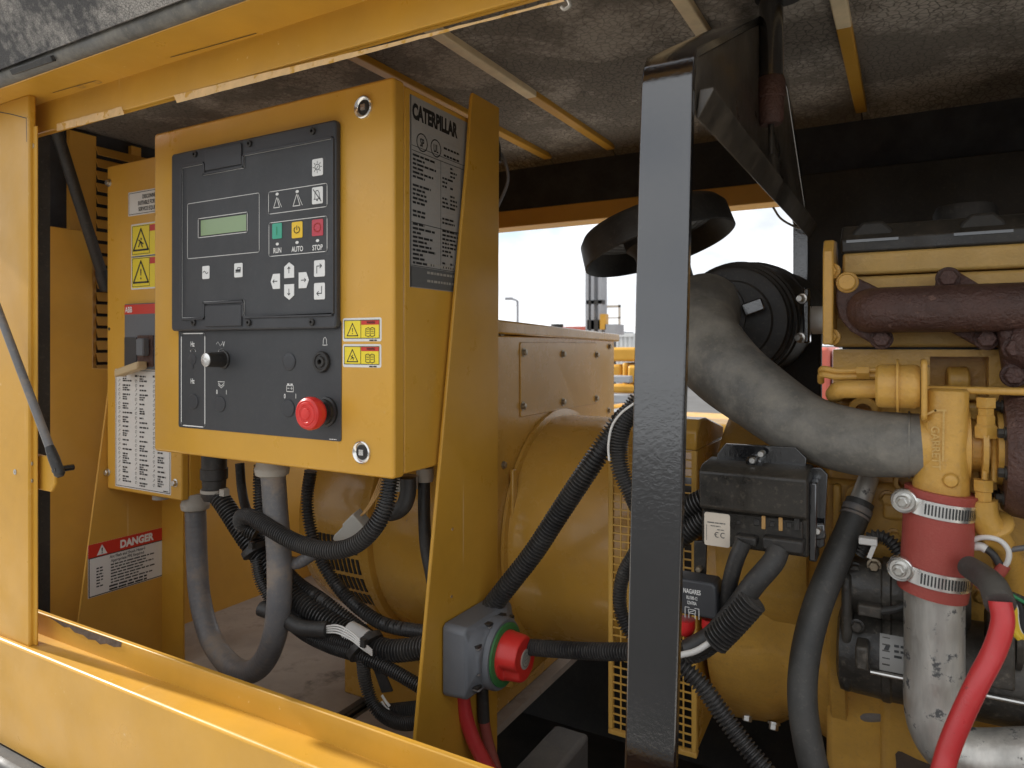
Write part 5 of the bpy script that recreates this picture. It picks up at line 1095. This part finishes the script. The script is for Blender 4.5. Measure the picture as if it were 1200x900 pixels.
for h, s_ in ((.062, 1.0), (.070, 1.0), (.073, .98), (.095, .93), (.099, .88)):
    P = []
    for k in range(N_):
        a = 2 * math.pi * k / N_; r = R * s_
        if h > .072: r *= 1 - .26 * max(0, math.cos(2 * (a - .55))) ** 2.5        # grip hollows
        P.append((cs.y + r * math.cos(a), cs.z + r * math.sin(a)))
    ring_.append((h, P))
loft(mb, ring_); kb = make('turning_knob', mb, M['red'], sw, bevel=.0012, smooth=40)
mb = MB(); mb.lathe(cs, (1, 0, 0), [(.097, .0145), (.1002, .0145), (.1006, .013)], 32); bd = make('knob_badge', mb, M['gland'], kb)
mb = MB(); f = Fr(cs + Vector((.1007, 0, 0)), (0, 1, 0), (0, 0, 1)); mb.stroke(f, ell(0, 0, .0105, n=20), .0012, closed=True); mb.stroke(f, ell(0, 0, .0055, n=14), .0010, closed=True); mb.stroke(f, [(-.0055, 0), (.0055, 0)], .001); make('badge_print', mb, M['dgrey'], bd)
# ================================================================ conduits, cables and hoses
GC = 'corrugated black conduits around the cabinet'
def P3(l): return [W(a, b, Y=y) for a, b, y in l]
def conduit(l, r, label, corr=.0054, m='conduit', name='conduit', cat='conduit', group=GC, n=14, groove=.68):
    mb = MB(); mb.tube(P3(l), r, n, sub=10, corr=corr, groove=groove)
    o = make(name, mb, M[m], smooth=70); return tag(o, label, cat, group)
def cable(l, r, label, m='rubber', name='cable', cat='cable', group=None, n=16):
    mb = MB(); mb.tube(P3(l), r, n, sub=10); o = make(name, mb, M[m], smooth=60); return tag(o, label, cat, group)
# U shaped grey conduit with its pale glands
u = thing('grey_conduit', W(285, 795, Y=.84), 'thick dusty grey conduit hanging in a U below the cabinets', 'conduit')
mb = MB(); mb.tube(P3([(229, 596, .92), (231, 660, .92), (235, 705, .915), (247, 748, .90), (267, 777, .88), (288, 788, .865), (307, 778, .85), (321, 748, .835), (327, 705, .825), (327, 650, .82), (323, 600, .82), (320, 556, .82)]), .0205, 20, sub=14, corr=.010, groove=.988); make('conduit_body', mb, M['gconduit'], u, smooth=70)
for a, b, y in ((229, 588, .92), (319, 546, .82)):
    p = W(a, b, Y=y); mb = MB(); mb.lathe(p + Vector((0, 0, .018)), (0, 0, -1), [(0, .024), (.018, .0265), (.020, .028), (.024, .0285), (.032, .027), (.035, .021)], 28); make('gland_nut', mb, M['gland'], u)
# main loom leaving the cabinet at the left, through a black gland
lm = thing('cabinet_loom', W(330, 690, Y=.86), 'thick corrugated loom curving down from the black gland under the cabinet', 'loom', None)
mb = MB(); mb.tube(P3([(256, 582, .86), (266, 596, .86), (290, 633, .86), (318, 668, .865), (345, 700, .87), (380, 725, .875), (415, 745, .88), (455, 762, .88), (505, 758, .88)]), .0178, 16, sub=12, corr=.0064, groove=.66); make('conduit_body', mb, M['conduit'], lm, smooth=70)
p = W(251, 542, Y=.86); mb = MB(); mb.lathe(p, (0, 0, -1), [(-.02, .0225), (.010, .0225), (.011, .0245), (.030, .0245), (.032, .0215), (.048, .0205), (.050, .0235), (.062, .0225), (.070, .018)], 24); make('black_gland', mb, M['rubber'], lm)
mb = MB(); mb.lathe(W(251, 573, Y=.86), (0, 0, -1), [(0, .0240), (.003, .0245), (.006, .0240)], 24); p = W(263, 577, Y=.835); mb.box(p.x - .006, p.x + .006, p.y - .006, p.y + .006, p.z - .006, p.z + .006); make('pale_tie', mb, M['gland'], lm)
d0 = P3([(408, 741, .878)])[0]; d1 = P3([(424, 750, .88)])[0]
mb = MB(); mb.cyl(d0, d1 + (d1 - d0) * .25, .0192, 20); make('white_marker', mb, M['label'], lm)
conduit([(300, 625, .825), (286, 617, .815), (283, 606, .805), (297, 607, .795), (320, 621, .79), (350, 637, .79), (385, 645, .79), (415, 639, .795), (438, 619, .80), (452, 592, .81), (459, 556, .82)], .0138, 'corrugated conduit looping behind the grey U and up to the cabinet corner', .0046)
conduit([(305, 545, .90), (304, 575, .90), (307, 610, .89), (318, 645, .89), (345, 680, .89), (380, 705, .89), (410, 728, .90), (440, 752, .90)], .0120, 'corrugated conduit dropping straight down between the black and the pale gland')
cable([(281, 543, .92), (283, 570, .92), (288, 595, .91), (300, 625, .90), (318, 655, .90)], .0088, 'thin plain black cable dropping below the cabinet beside the black gland')
conduit([(364, 552, .94), (360, 585, .94), (364, 620, .935), (376, 655, .93), (398, 690, .93), (425, 716, .93), (455, 733, .93), (505, 742, .93)], .0118, 'corrugated conduit curving across the alternator vents towards the support plate')
conduit([(300, 655, .845), (306, 682, .845), (322, 708, .85), (350, 738, .85), (385, 757, .855), (425, 770, .86), (460, 786, .87), (505, 812, .88)], .0108, 'thin corrugated conduit running lowest under the thick loom', .0040)
conduit([(338, 712, .86), (362, 738, .86), (392, 750, .86), (432, 764, .865)], .0115, 'short corrugated conduit strapped beside the white wires', .0042)
conduit([(425, 772, .86), (428, 798, .86), (437, 824, .86), (452, 840, .86), (476, 848, .86), (505, 842, .865)], .0108, 'thin corrugated conduit hanging in a small loop beside the support plate', .0040)
conduit([(455, 834, .90), (475, 832, .90), (505, 829, .90)], .0125, 'short thick conduit end inside the small loop by the floor gap', .0045)
conduit([(318, 645, .835), (345, 660, .84), (372, 646, .85)], .0105, 'short grey smooth conduit elbow behind the loop', corr=.0075, m='gconduit', groove=.95)
cable([(306, 713, .83), (330, 722, .835), (352, 735, .84), (384, 738, .85)], .0128, 'thick black sleeved cable end poking out beside the grey U')
# elbow and straight cable at the cabinet corner
ce = thing('cabinet_elbow', W(470, 600, Y=.86), 'smooth black elbow in a ribbed grey gland under the cabinet corner', 'cable')
mb = MB(); mb.tube(P3([(478, 560, .86), (478, 578, .86), (472, 594, .855), (460, 601, .86), (448, 600, .87)]), .0125, 18); make('elbow', mb, M['rubber'], ce)
p = W(472, 558, Y=.87); mb = MB(); N_ = 36; V = []
for h in (0, -.020):
    for k in range(N_): a = 2 * math.pi * k / N_; r = .0235 if k % 2 else .0215; V.append(p + Vector((r * math.cos(a), r * math.sin(a), h)))
mb.faces(V, [(k, (k + 1) % N_, N_ + (k + 1) % N_, N_ + k) for k in range(N_)] + [tuple(range(N_)), tuple(range(N_, 2 * N_))]); make('gland_nut', mb, M['gland'], ce, smooth=20)
sc = thing('corner_cable', W(503, 690, Y=.90), 'straight black cable dropping in front of the alternator beside the support plate', 'cable')
mb = MB(); mb.tube(P3([(497, 555, .90), (497, 600, .90), (499, 640, .90), (505, 672, .90), (512, 710, .91)]), .0098, 18); make('sheath', mb, M['rubber'], sc)
mb = MB(); mb.lathe(W(498, 548, Y=.90), (0, 0, -1), [(0, .014), (.016, .014), (.022, .0125)], 20); make('sleeve', mb, M['gland'], sc)
# connector with tan wires
cw = thing('wire_connector', W(410, 625, Y=.84), 'grey moulded wire connector with thin tan wires below the cabinet', 'connector')
a, b = W(398, 632, Y=.84), W(424, 606, Y=.84); d = (b - a); fr = Fr(a, d, Vector((0, -.2, 1)))
mb = MB(); L = d.length; mb.prism(fr, [(0, -.010), (L * .1, -.014), (L * .75, -.014), (L * .75, -.017), (L, -.017), (L, .013), (L * .55, .013), (L * .5, .010), (L * .1, .010), (0, .007)], -.012, .012); make('body', mb, M['gland'], cw, bevel=.002)
for k in range(4):
    mb = MB(); mb.tube([b + Vector((k * .003 - .004, 0, k * .002)), W(432 + k, 592, Y=.84), W(440 + k * 2, 575, Y=.84), W(446 + k * 2, 560, Y=.84)], .0013, 6); make('wire', mb, M['tan'], cw)
for k in range(2):
    mb = MB(); mb.tube([a + Vector((.003 - .006 * k, 0, 0)), W(391 - 4 * k, 642, Y=.842), W(386 - 4 * k, 655, Y=.845)], .0013, 6); make('wire', mb, M['wirew'], cw)
# white wires, clip, ties
wh = thing('white_wires', W(395, 740, Y=.85), 'three thin white wires bridging two black sleeves on the loom', 'wires')
for k in range(4):
    mb = MB(); mb.tube(P3([(382, 734 + k * 2.4, .848), (396, 733 + k * 3, .84), (412, 741 + k * 3, .838), (424, 752 + k * 2.5, .84), (436, 762 + k * 2, .85)]), .0015, 8); make('wire', mb, M['wirew'], wh)
def tie(a, b, y, r, ax, label):
    p = W(a, b, Y=y); mb = MB(); mb.lathe(p - Vector(ax) * .006, ax, [(0, r), (.001, r + .0016), (.011, r + .0016), (.012, r)], 24); mb.box(p.x + r * .6, p.x + r * .6 + .010, p.y - r - .004, p.y - r + .004, p.z + r * .5, p.z + r * .5 + .012)
    o = make('cable_tie', mb, M['rubber']); tag(o, label, 'cable tie', 'cable ties on the looms')
tie(428, 757, .872, .030, Vector((.75, -.1, -.6)).normalized(), 'black cable tie gathering the looms next to the white marker')
tie(299, 645, .855, .022, Vector((.6, 0, -.8)).normalized(), 'black cable tie round the loom just left of the grey U')
st = thing('cable_strap', W(450, 820, Y=.87), 'flat black strap end hanging beside the small conduit loop', 'strap')
fr = Fr(W(446, 790, Y=.87), W(454, 815, Y=.875) - W(437, 772, Y=.865), (1, 0, 0)); mb = MB(); mb.prism(fr, [(-.03, -.009), (.03, -.012), (.03, .012), (-.03, .009)], -.002, .002); make('strap_body', mb, M['rubber'], st, bevel=.0008)
mb = MB(); p = W(452, 822, Y=.875); mb.tube([p + Vector((-.008, 0, .008)), p, p + Vector((.008, 0, -.006))], .0022, 8); mb.tube([p + Vector((-.006, -.003, .000)), p + Vector((.002, -.003, -.008)), p + Vector((.01, -.003, -.010))], .0020, 8); make('frayed_end', mb, M['wirew'], st)
# switch looms
conduit([(575, 712, .955), (596, 685, .955), (625, 648, .96), (655, 602, .965), (682, 561, .965), (702, 531, .97), (716, 510, .98), (728, 494, .985), (748, 480, .975), (766, 492, .955), (774, 545, .94), (766, 590, .93), (772, 612, .92)], .0165, 'big corrugated conduit slanting up from the isolator switch across the alternator barrel', .0056)
conduit([(606, 757, .945), (640, 760, .93), (690, 763, .91), (735, 764, .89), (780, 766, .875), (810, 766, .865), (835, 752, .86), (862, 722, .86), (880, 697, .86)], .0122, 'corrugated conduit running level from the isolator switch behind the post', .0050)
cable([(806, 762, .845), (835, 745, .85), (862, 714, .85), (884, 684, .85), (905, 660, .86), (912, 644, .87)], .0128, 'thick taped loom rising from the relay to the right hand plug')
conduit([(838, 752, .842), (862, 727, .842), (884, 702, .842)], .0165, 'wide split conduit sleeve over the taped loom below the relay unit', .0050)
cable([(796, 768, .828), (815, 763, .830), (832, 753, .832)], .0036, 'thin white striped cable lying on the level conduit', 'wirew')
cable([(872, 634, .862), (863, 655, .86), (856, 680, .862), (851, 712, .87), (846, 750, .88)], .0095, 'plain black loom dropping from the left hand plug of the relay unit')
conduit([(768, 640, .935), (782, 570, .945), (774, 490, .94), (756, 466, .93), (740, 480, .925), (728, 500, .92), (724, 528, .92), (729, 556, .92), (744, 590, .925), (756, 622, .95), (744, 648, .955), (731, 672, .955), (726, 700, .955), (731, 728, .955), (746, 752, .955)], lambda t: .0142 - .004 * max(0, min(1, (t - .5) / .15)), 'corrugated conduit bulging out twice on the left of the post over the mesh guard', .0042)
cable([(744, 472, .91), (728, 484, .908), (717, 500, .906), (713, 522, .905), (714, 540, .905)], .0017, 'thin pale wire edging the conduit beside the post', 'wirew')
conduit([(770, 612, .92), (795, 600, .92), (812, 592, .92), (828, 584, .92)], .0150, 'upper of two stubby conduits between the post and the relay unit', .0050)
conduit([(770, 648, .92), (795, 630, .92), (812, 618, .92), (828, 606, .92)], .0150, 'lower of two stubby conduits between the post and the relay unit', .0050)
conduit([(770, 762, .86), (796, 778, .86), (822, 803, .86), (846, 836, .86), (872, 872, .855), (905, 915, .85), (940, 980, .86), (960, 1060, .90)], .0118, 'corrugated conduit slanting down to the bottom edge in front of the mesh guard', .0050)
# starter area conduit and hose behind the sump
conduit([(1008, 650, .965), (1022, 630, .965), (1040, 632, .965), (1056, 650, .965), (1066, 668, .965)], .0085, 'small corrugated conduit arching over the starter solenoid', .0042)
cw = thing('plug_connector', W(1020, 640, Y=.94), 'small white plug with a pale tail above the starter solenoid', 'connector')
mb = MB(); p = W(1015, 634, Y=.94); mb.box(p.x - .008, p.x + .012, .936, .95, p.z - .004, p.z + .004); make('body', mb, M['wirew'], cw, bevel=.001)
mb = MB(); p = W(1022, 645, Y=.94); mb.prism(Fr(p, (.35, 0, 1), (1, 0, 0)), rrect(-.01, -.0025, .01, .0025), -.002, .002); make('tail', mb, M['wirew'], cw)
cable([(975, 820, 1.1), (992, 832, 1.08), (1012, 838, 1.06), (1040, 838, 1.06)], .009, 'pale grey hose end in the dark gap beside the oil pan', 'gconduit', 'drain_hose', 'hose')
# red battery cables under the isolator
cable([(541, 808, .90), (546, 840, .905), (556, 870, .91), (572, 900, .92), (590, 930, .93), (625, 985, .95), (650, 1060, .97)], .0112, 'bright red battery cable dropping from the isolator switch', 'cable')
rc2 = thing('battery_cable', W(570, 860, Y=.95), 'dull red battery cable with black sleeve behind the bright one', 'cable')
mb = MB(); mb.tube(P3([(565, 800, .95), (566, 825, .95), (567, 845, .95)]), .0098, 16); make('sleeve', mb, M['rubber'], rc2)
mb = MB(); mb.tube(P3([(567, 842, .95), (571, 865, .95), (578, 890, .95), (590, 925, .95), (620, 985, .97), (640, 1060, 1.0)]), .0088, 16); make('sheath', mb, M['cabled'], rc2)
# big black hose with its clamp
bh = thing('coolant_hose', W(945, 880, Y=.86), 'thick black rubber hose sweeping down from the engine block past the starter', 'hose')
mb = MB(); mb.tube(P3([(1008, 588, 1.0), (998, 615, .985), (978, 660, .95), (958, 710, .92), (945, 760, .90), (940, 810, .885), (945, 860, .875), (958, 915, .865), (985, 990, .86), (1010, 1080, .88)]), .0168, 24, sub=12); make('hose_body', mb, M['hoseb'], bh)
d = (W(998, 615, Y=.985) - W(1008, 588, Y=1.0)).normalized(); p = W(1006, 593, Y=.997)
mb = MB(); mb.lathe(p - d * .03, d, [(-.012, .012), (.026, .013), (.028, .0150), (.032, .0150)], 24); make('hose_fitting', mb, M['alum'], bh)
mb = MB(); mb.lathe(p + d * .002, d, [(0, .0170), (.0005, .0180), (.008, .0180), (.0085, .0170)], 24); mb.lathe(p + d * .012, d, [(0, .0170), (.0005, .0178), (.003, .0178), (.0035, .017)], 24); make('clamp_band', mb, M['gconduit'], bh)
# red starter cable with black boot
rs = thing('starter_cable', W(1120, 880, Y=.80), 'thick red starter cable with a black boot crossing the metal pipe', 'cable')
mb = MB(); mb.tube(P3([(1172, 705, .81), (1175, 730, .805), (1165, 763, .80), (1146, 800, .79), (1127, 840, .785), (1111, 880, .78), (1099, 925, .775), (1080, 1000, .79), (1060, 1090, .85)]), .0098, 22, sub=12); make('sheath', mb, M['cable'], rs)
mb = MB(); mb.tube(P3([(1135, 664, .88), (1150, 674, .86), (1164, 687, .835), (1172, 708, .812)]), lambda t: .0115 + .002 * t, 20); make('boot', mb, M['hoseb'], rs)
# sensor wires at the right edge
sw_ = thing('sensor_wires', W(1165, 660, Y=.92), 'looped white wire and black lead ending in dark red sleeve beside the red hose', 'wires')
mb = MB(); mb.tube(P3([(1132, 638, .92), (1145, 631, .915), (1160, 630, .91), (1174, 635, .91), (1182, 646, .91), (1181, 658, .912), (1175, 666, .915)]), .0028, 12); make('white_wire', mb, M['wirew'], sw_)
mb = MB(); mb.tube(P3([(1132, 641, .925), (1148, 640, .92), (1156, 644, .918)]), .0048, 12); make('white_sleeve', mb, M['wirew'], sw_)
mb = MB(); mb.tube(P3([(1155, 643, .918), (1164, 650, .915), (1173, 664, .915)]), .0040, 12); make('black_lead', mb, M['rubber'], sw_)
mb = MB(); mb.tube(P3([(1177, 662, .914), (1170, 672, .915), (1158, 679, .92), (1146, 686, .925)]), .0062, 12); make('dark_red_sleeve', mb, M['silicone'], sw_)
hw = thing('harness', W(1190, 720, Y=.90), 'coloured harness wires at the far right edge beside the red cable', 'wires')
for k, (m_, dx, r) in enumerate((('wirey', 0, .0042), ('wirey', 5, .0035), ('wirew', 8, .0028), ('ink', 12, .0035))):
    mb = MB(); mb.tube(P3([(1178 + dx, 700 - k, .90), (1184 + dx, 712, .90), (1185 + dx, 725, .90), (1188 + dx, 738, .90), (1196 + dx, 748, .90)]), r, 10); make('wire', mb, M[m_], hw)
mb = MB(); mb.tube(P3([(1150, 682, .90), (1170, 690, .90), (1185, 698, .90), (1215, 710, .90)]), .0045, 10); make('black_wire', mb, M['rubber'], hw)
mb = MB(); mb.tube(P3([(1180, 693, .895), (1192, 701, .895), (1215, 714, .895)]), .0018, 8); make('green_wire', mb, M['wireg'], hw)
cable([(1180, 645, .93), (1192, 643, .93), (1215, 640, .93)], .003, 'pale lead crossing the yellow drain pipe at the right edge', 'gconduit')
# small wires behind the cabinet top corner
cable([(583, 175, 1.06), (592, 190, 1.06), (595, 212, 1.06), (585, 238, 1.05), (580, 248, 1.05)], .0028, 'thin looped wire behind the top of the support plate', 'gconduit')
cable([(574, 152, 1.05), (581, 170, 1.05), (582, 190, 1.05)], .008, 'short dark lead behind the top of the support plate', 'rubber')
cable([(664, -4, .64), (668, 6, .64), (662, 11, .64), (658, 8, .64)], .0018, 'small hooked wire hanging below the header at the top edge', 'gland')
cable([(906, 243, 1.5), (915, 256, 1.5), (930, 265, 1.5), (941, 268, 1.5)], .0022, 'thin pale wire hanging below the lifting frame against the sky', 'gland')

# ================================================================ yard beyond the far opening
def far_box(mb, a, b, c, d, Y, dep):
    p, q = W(a, b, Y=Y), W(c, d, Y=Y); mb.box(p.x, q.x, Y, Y + dep, q.z, p.z)
yg = thing('yellow_machine', (-2.4, 7.4, -1.5), 'yellow industrial machine standing far behind the terminal box', 'machine')
for l in ((716, 407, 760, 424), (716, 427, 728, 446), (729, 425, 734, 460), (735, 428, 760, 450), (716, 450, 760, 462), (722, 466, 760, 472), (716, 474, 760, 540)):
    mb = MB(); far_box(mb, *l, 7.0 + random.uniform(0, .25), .5); make('casting', mb, M['canopy'], yg, bevel=.03, seg=3)
for l in ((716, 440, 738, 449), (718, 462, 736, 473)):
    mb = MB(); far_box(mb, *l, 6.93, .1); make('grey_bracket', mb, M['fargrey'], yg, bevel=.01)
mb = MB(); far_box(mb, 714, 480, 735, 492, 6.9, .4); make('blue_drum', mb, M['fargrey'], yg, bevel=.02)
p = W(705, 490, Y=7.2); mb = MB(); mb.box(p.x, p.x + 2.0, 7.2, 8.4, -1.5, p.z); make('base', mb, M['canopy'], yg, bevel=.03)
ms = thing('forklift_mast', W(691, 390, Y=9), 'dark forklift mast standing in the yard beneath the rain cap', 'mast')
for a, b in ((686, 689.5), (692.5, 696), (701, 705)):
    mb = MB(); p = W(a, 300, Y=9); q = W(b, 388, Y=9); mb.box(p.x, q.x, 9, 9.2, -1.5, p.z); make('mast_rail', mb, M['fargrey'], ms)
mb = MB(); far_box(mb, 687, 352, 706, 356, 9, .1); far_box(mb, 688, 375, 706, 386, 9, .2); make('crossbar', mb, M['tray'], ms)
mb = MB(); far_box(mb, 703, 368, 710, 386, 8.9, .1); make('yellow_cover', mb, M['canopy'], ms)
mb = MB(); far_box(mb, 709, 380, 722, 392, 8.9, .3); make('carriage', mb, M['fargrey'], ms)
cg = thing('forklift_cage', W(716, 388, Y=9.4), 'pale open guard frame beside the forklift mast', 'guard')
for l in ((708, 359, 709.5, 388), (724.5, 357, 726, 392), (708, 358, 726, 360), (708, 372, 726, 373)):
    mb = MB(); far_box(mb, *l, 9.4, .05); make('bar', mb, M['label2'], cg)
lp_ = thing('street_lamp', W(606, 405, Y=30), 'slim grey street lamp far off above the terminal box', 'street lamp')
p = W(606.5, 353, Y=30); mb = MB(); mb.cyl((p.x, 30, -1.5), (p.x, 30, p.z), .06, 10); make('pole', mb, M['fargrey'], lp_)
mb = MB(); q = W(598, 350, Y=30); mb.tube([p, p + Vector((-.15, 0, .08)), q], .05, 8); mb.box(q.x - .25, q.x + .1, 29.9, 30.1, q.z - .06, q.z + .06); make('lamp_head', mb, M['fargrey'], lp_)
vt = tag(make('vent_stub', MB().lathe(W(653, 386, Y=6), (0, 0, 1), [(-.6, .05), (.02, .05), (.03, .06), (.05, .06)], 12), M['tray']), 'small dark stub showing above the terminal box lid', 'vent')
rt = thing('red_truck', W(968, 470, Y=12), 'red and white vehicle far off in the gap beside the engine', 'truck')
mb = MB(); p = W(958, 407, Y=12); q = W(972, 470, Y=12); mb.box(p.x, q.x, 12, 14, -1.1, p.z); make('red_body', mb, M['farred'], rt, bevel=.05)
mb = MB(); p = W(974, 409, Y=12); q = W(994, 470, Y=12); mb.box(p.x, q.x + 2.5, 12.1, 14, -1.1, p.z); make('white_body', mb, M['farwhite'], rt, bevel=.05)
mb = MB(); 
for x in (.5, 2.6): mb.lathe((rt.location.x + x, 11.95, -1.1), (0, 1, 0), [(0, .2), (.0, .4), (.25, .4)], 24)
make('wheel_pair', mb, M['tray'], rt) if False else mb.bm.free()
for x in (.5, 2.4):
    mb = MB(); mb.lathe((rt.location.x + x, 11.95, -1.1), (0, 1, 0), [(0, .36), (.02, .4), (.25, .4)], 24); make('wheel', mb, M['tray'], rt)
fb = thing('yard_building', (-8, 60, -1.5), 'low pale building along the far side of the yard', 'building')
mb = MB(); mb.box(-60, 30, 60, 70, -1.5, -.2); make('wall', mb, M['label2'], fb)
mb = MB(); mb.box(-61, 31, 59.5, 70.5, -.2, .0); make('roof', mb, M['fargrey'], fb)

for l, m_, lab in (((694, 388, 716, 412), 'fargrey', 'grey shipping container far behind the forklift mast'), ((722, 391, 742, 409), 'farwhite', 'white shipping container far behind the yellow machine'), ((560, 385, 690, 412), 'farred', 'long rusty container far off behind the terminal box')):
    p, q = W(l[0], l[1], Y=24), W(l[2], l[3], Y=24)
    t = thing('shipping_container', ((p.x + q.x) / 2, 25, -1.5), lab, 'container', 'containers across the yard')
    mb = MB(); n_ = max(4, int((q.x - p.x) / .25)); P_ = []
    for k in range(n_): P_ += [(p.x + (q.x - p.x) * (k + .0) / n_, 24), (p.x + (q.x - p.x) * (k + .45) / n_, 24), (p.x + (q.x - p.x) * (k + .55) / n_, 24.06), (p.x + (q.x - p.x) * (k + .95) / n_, 24.06)]
    mb.prism(FZ(0), P_ + [(q.x, 26.4), (p.x, 26.4)], -1.5, p.z); make('corrugated_side', mb, M[m_], t, smooth=20)
    mb = MB(); mb.box(p.x - .02, q.x + .02, 23.97, 24.1, p.z - .12, p.z + .02); make('top_rail', mb, M[m_], t)
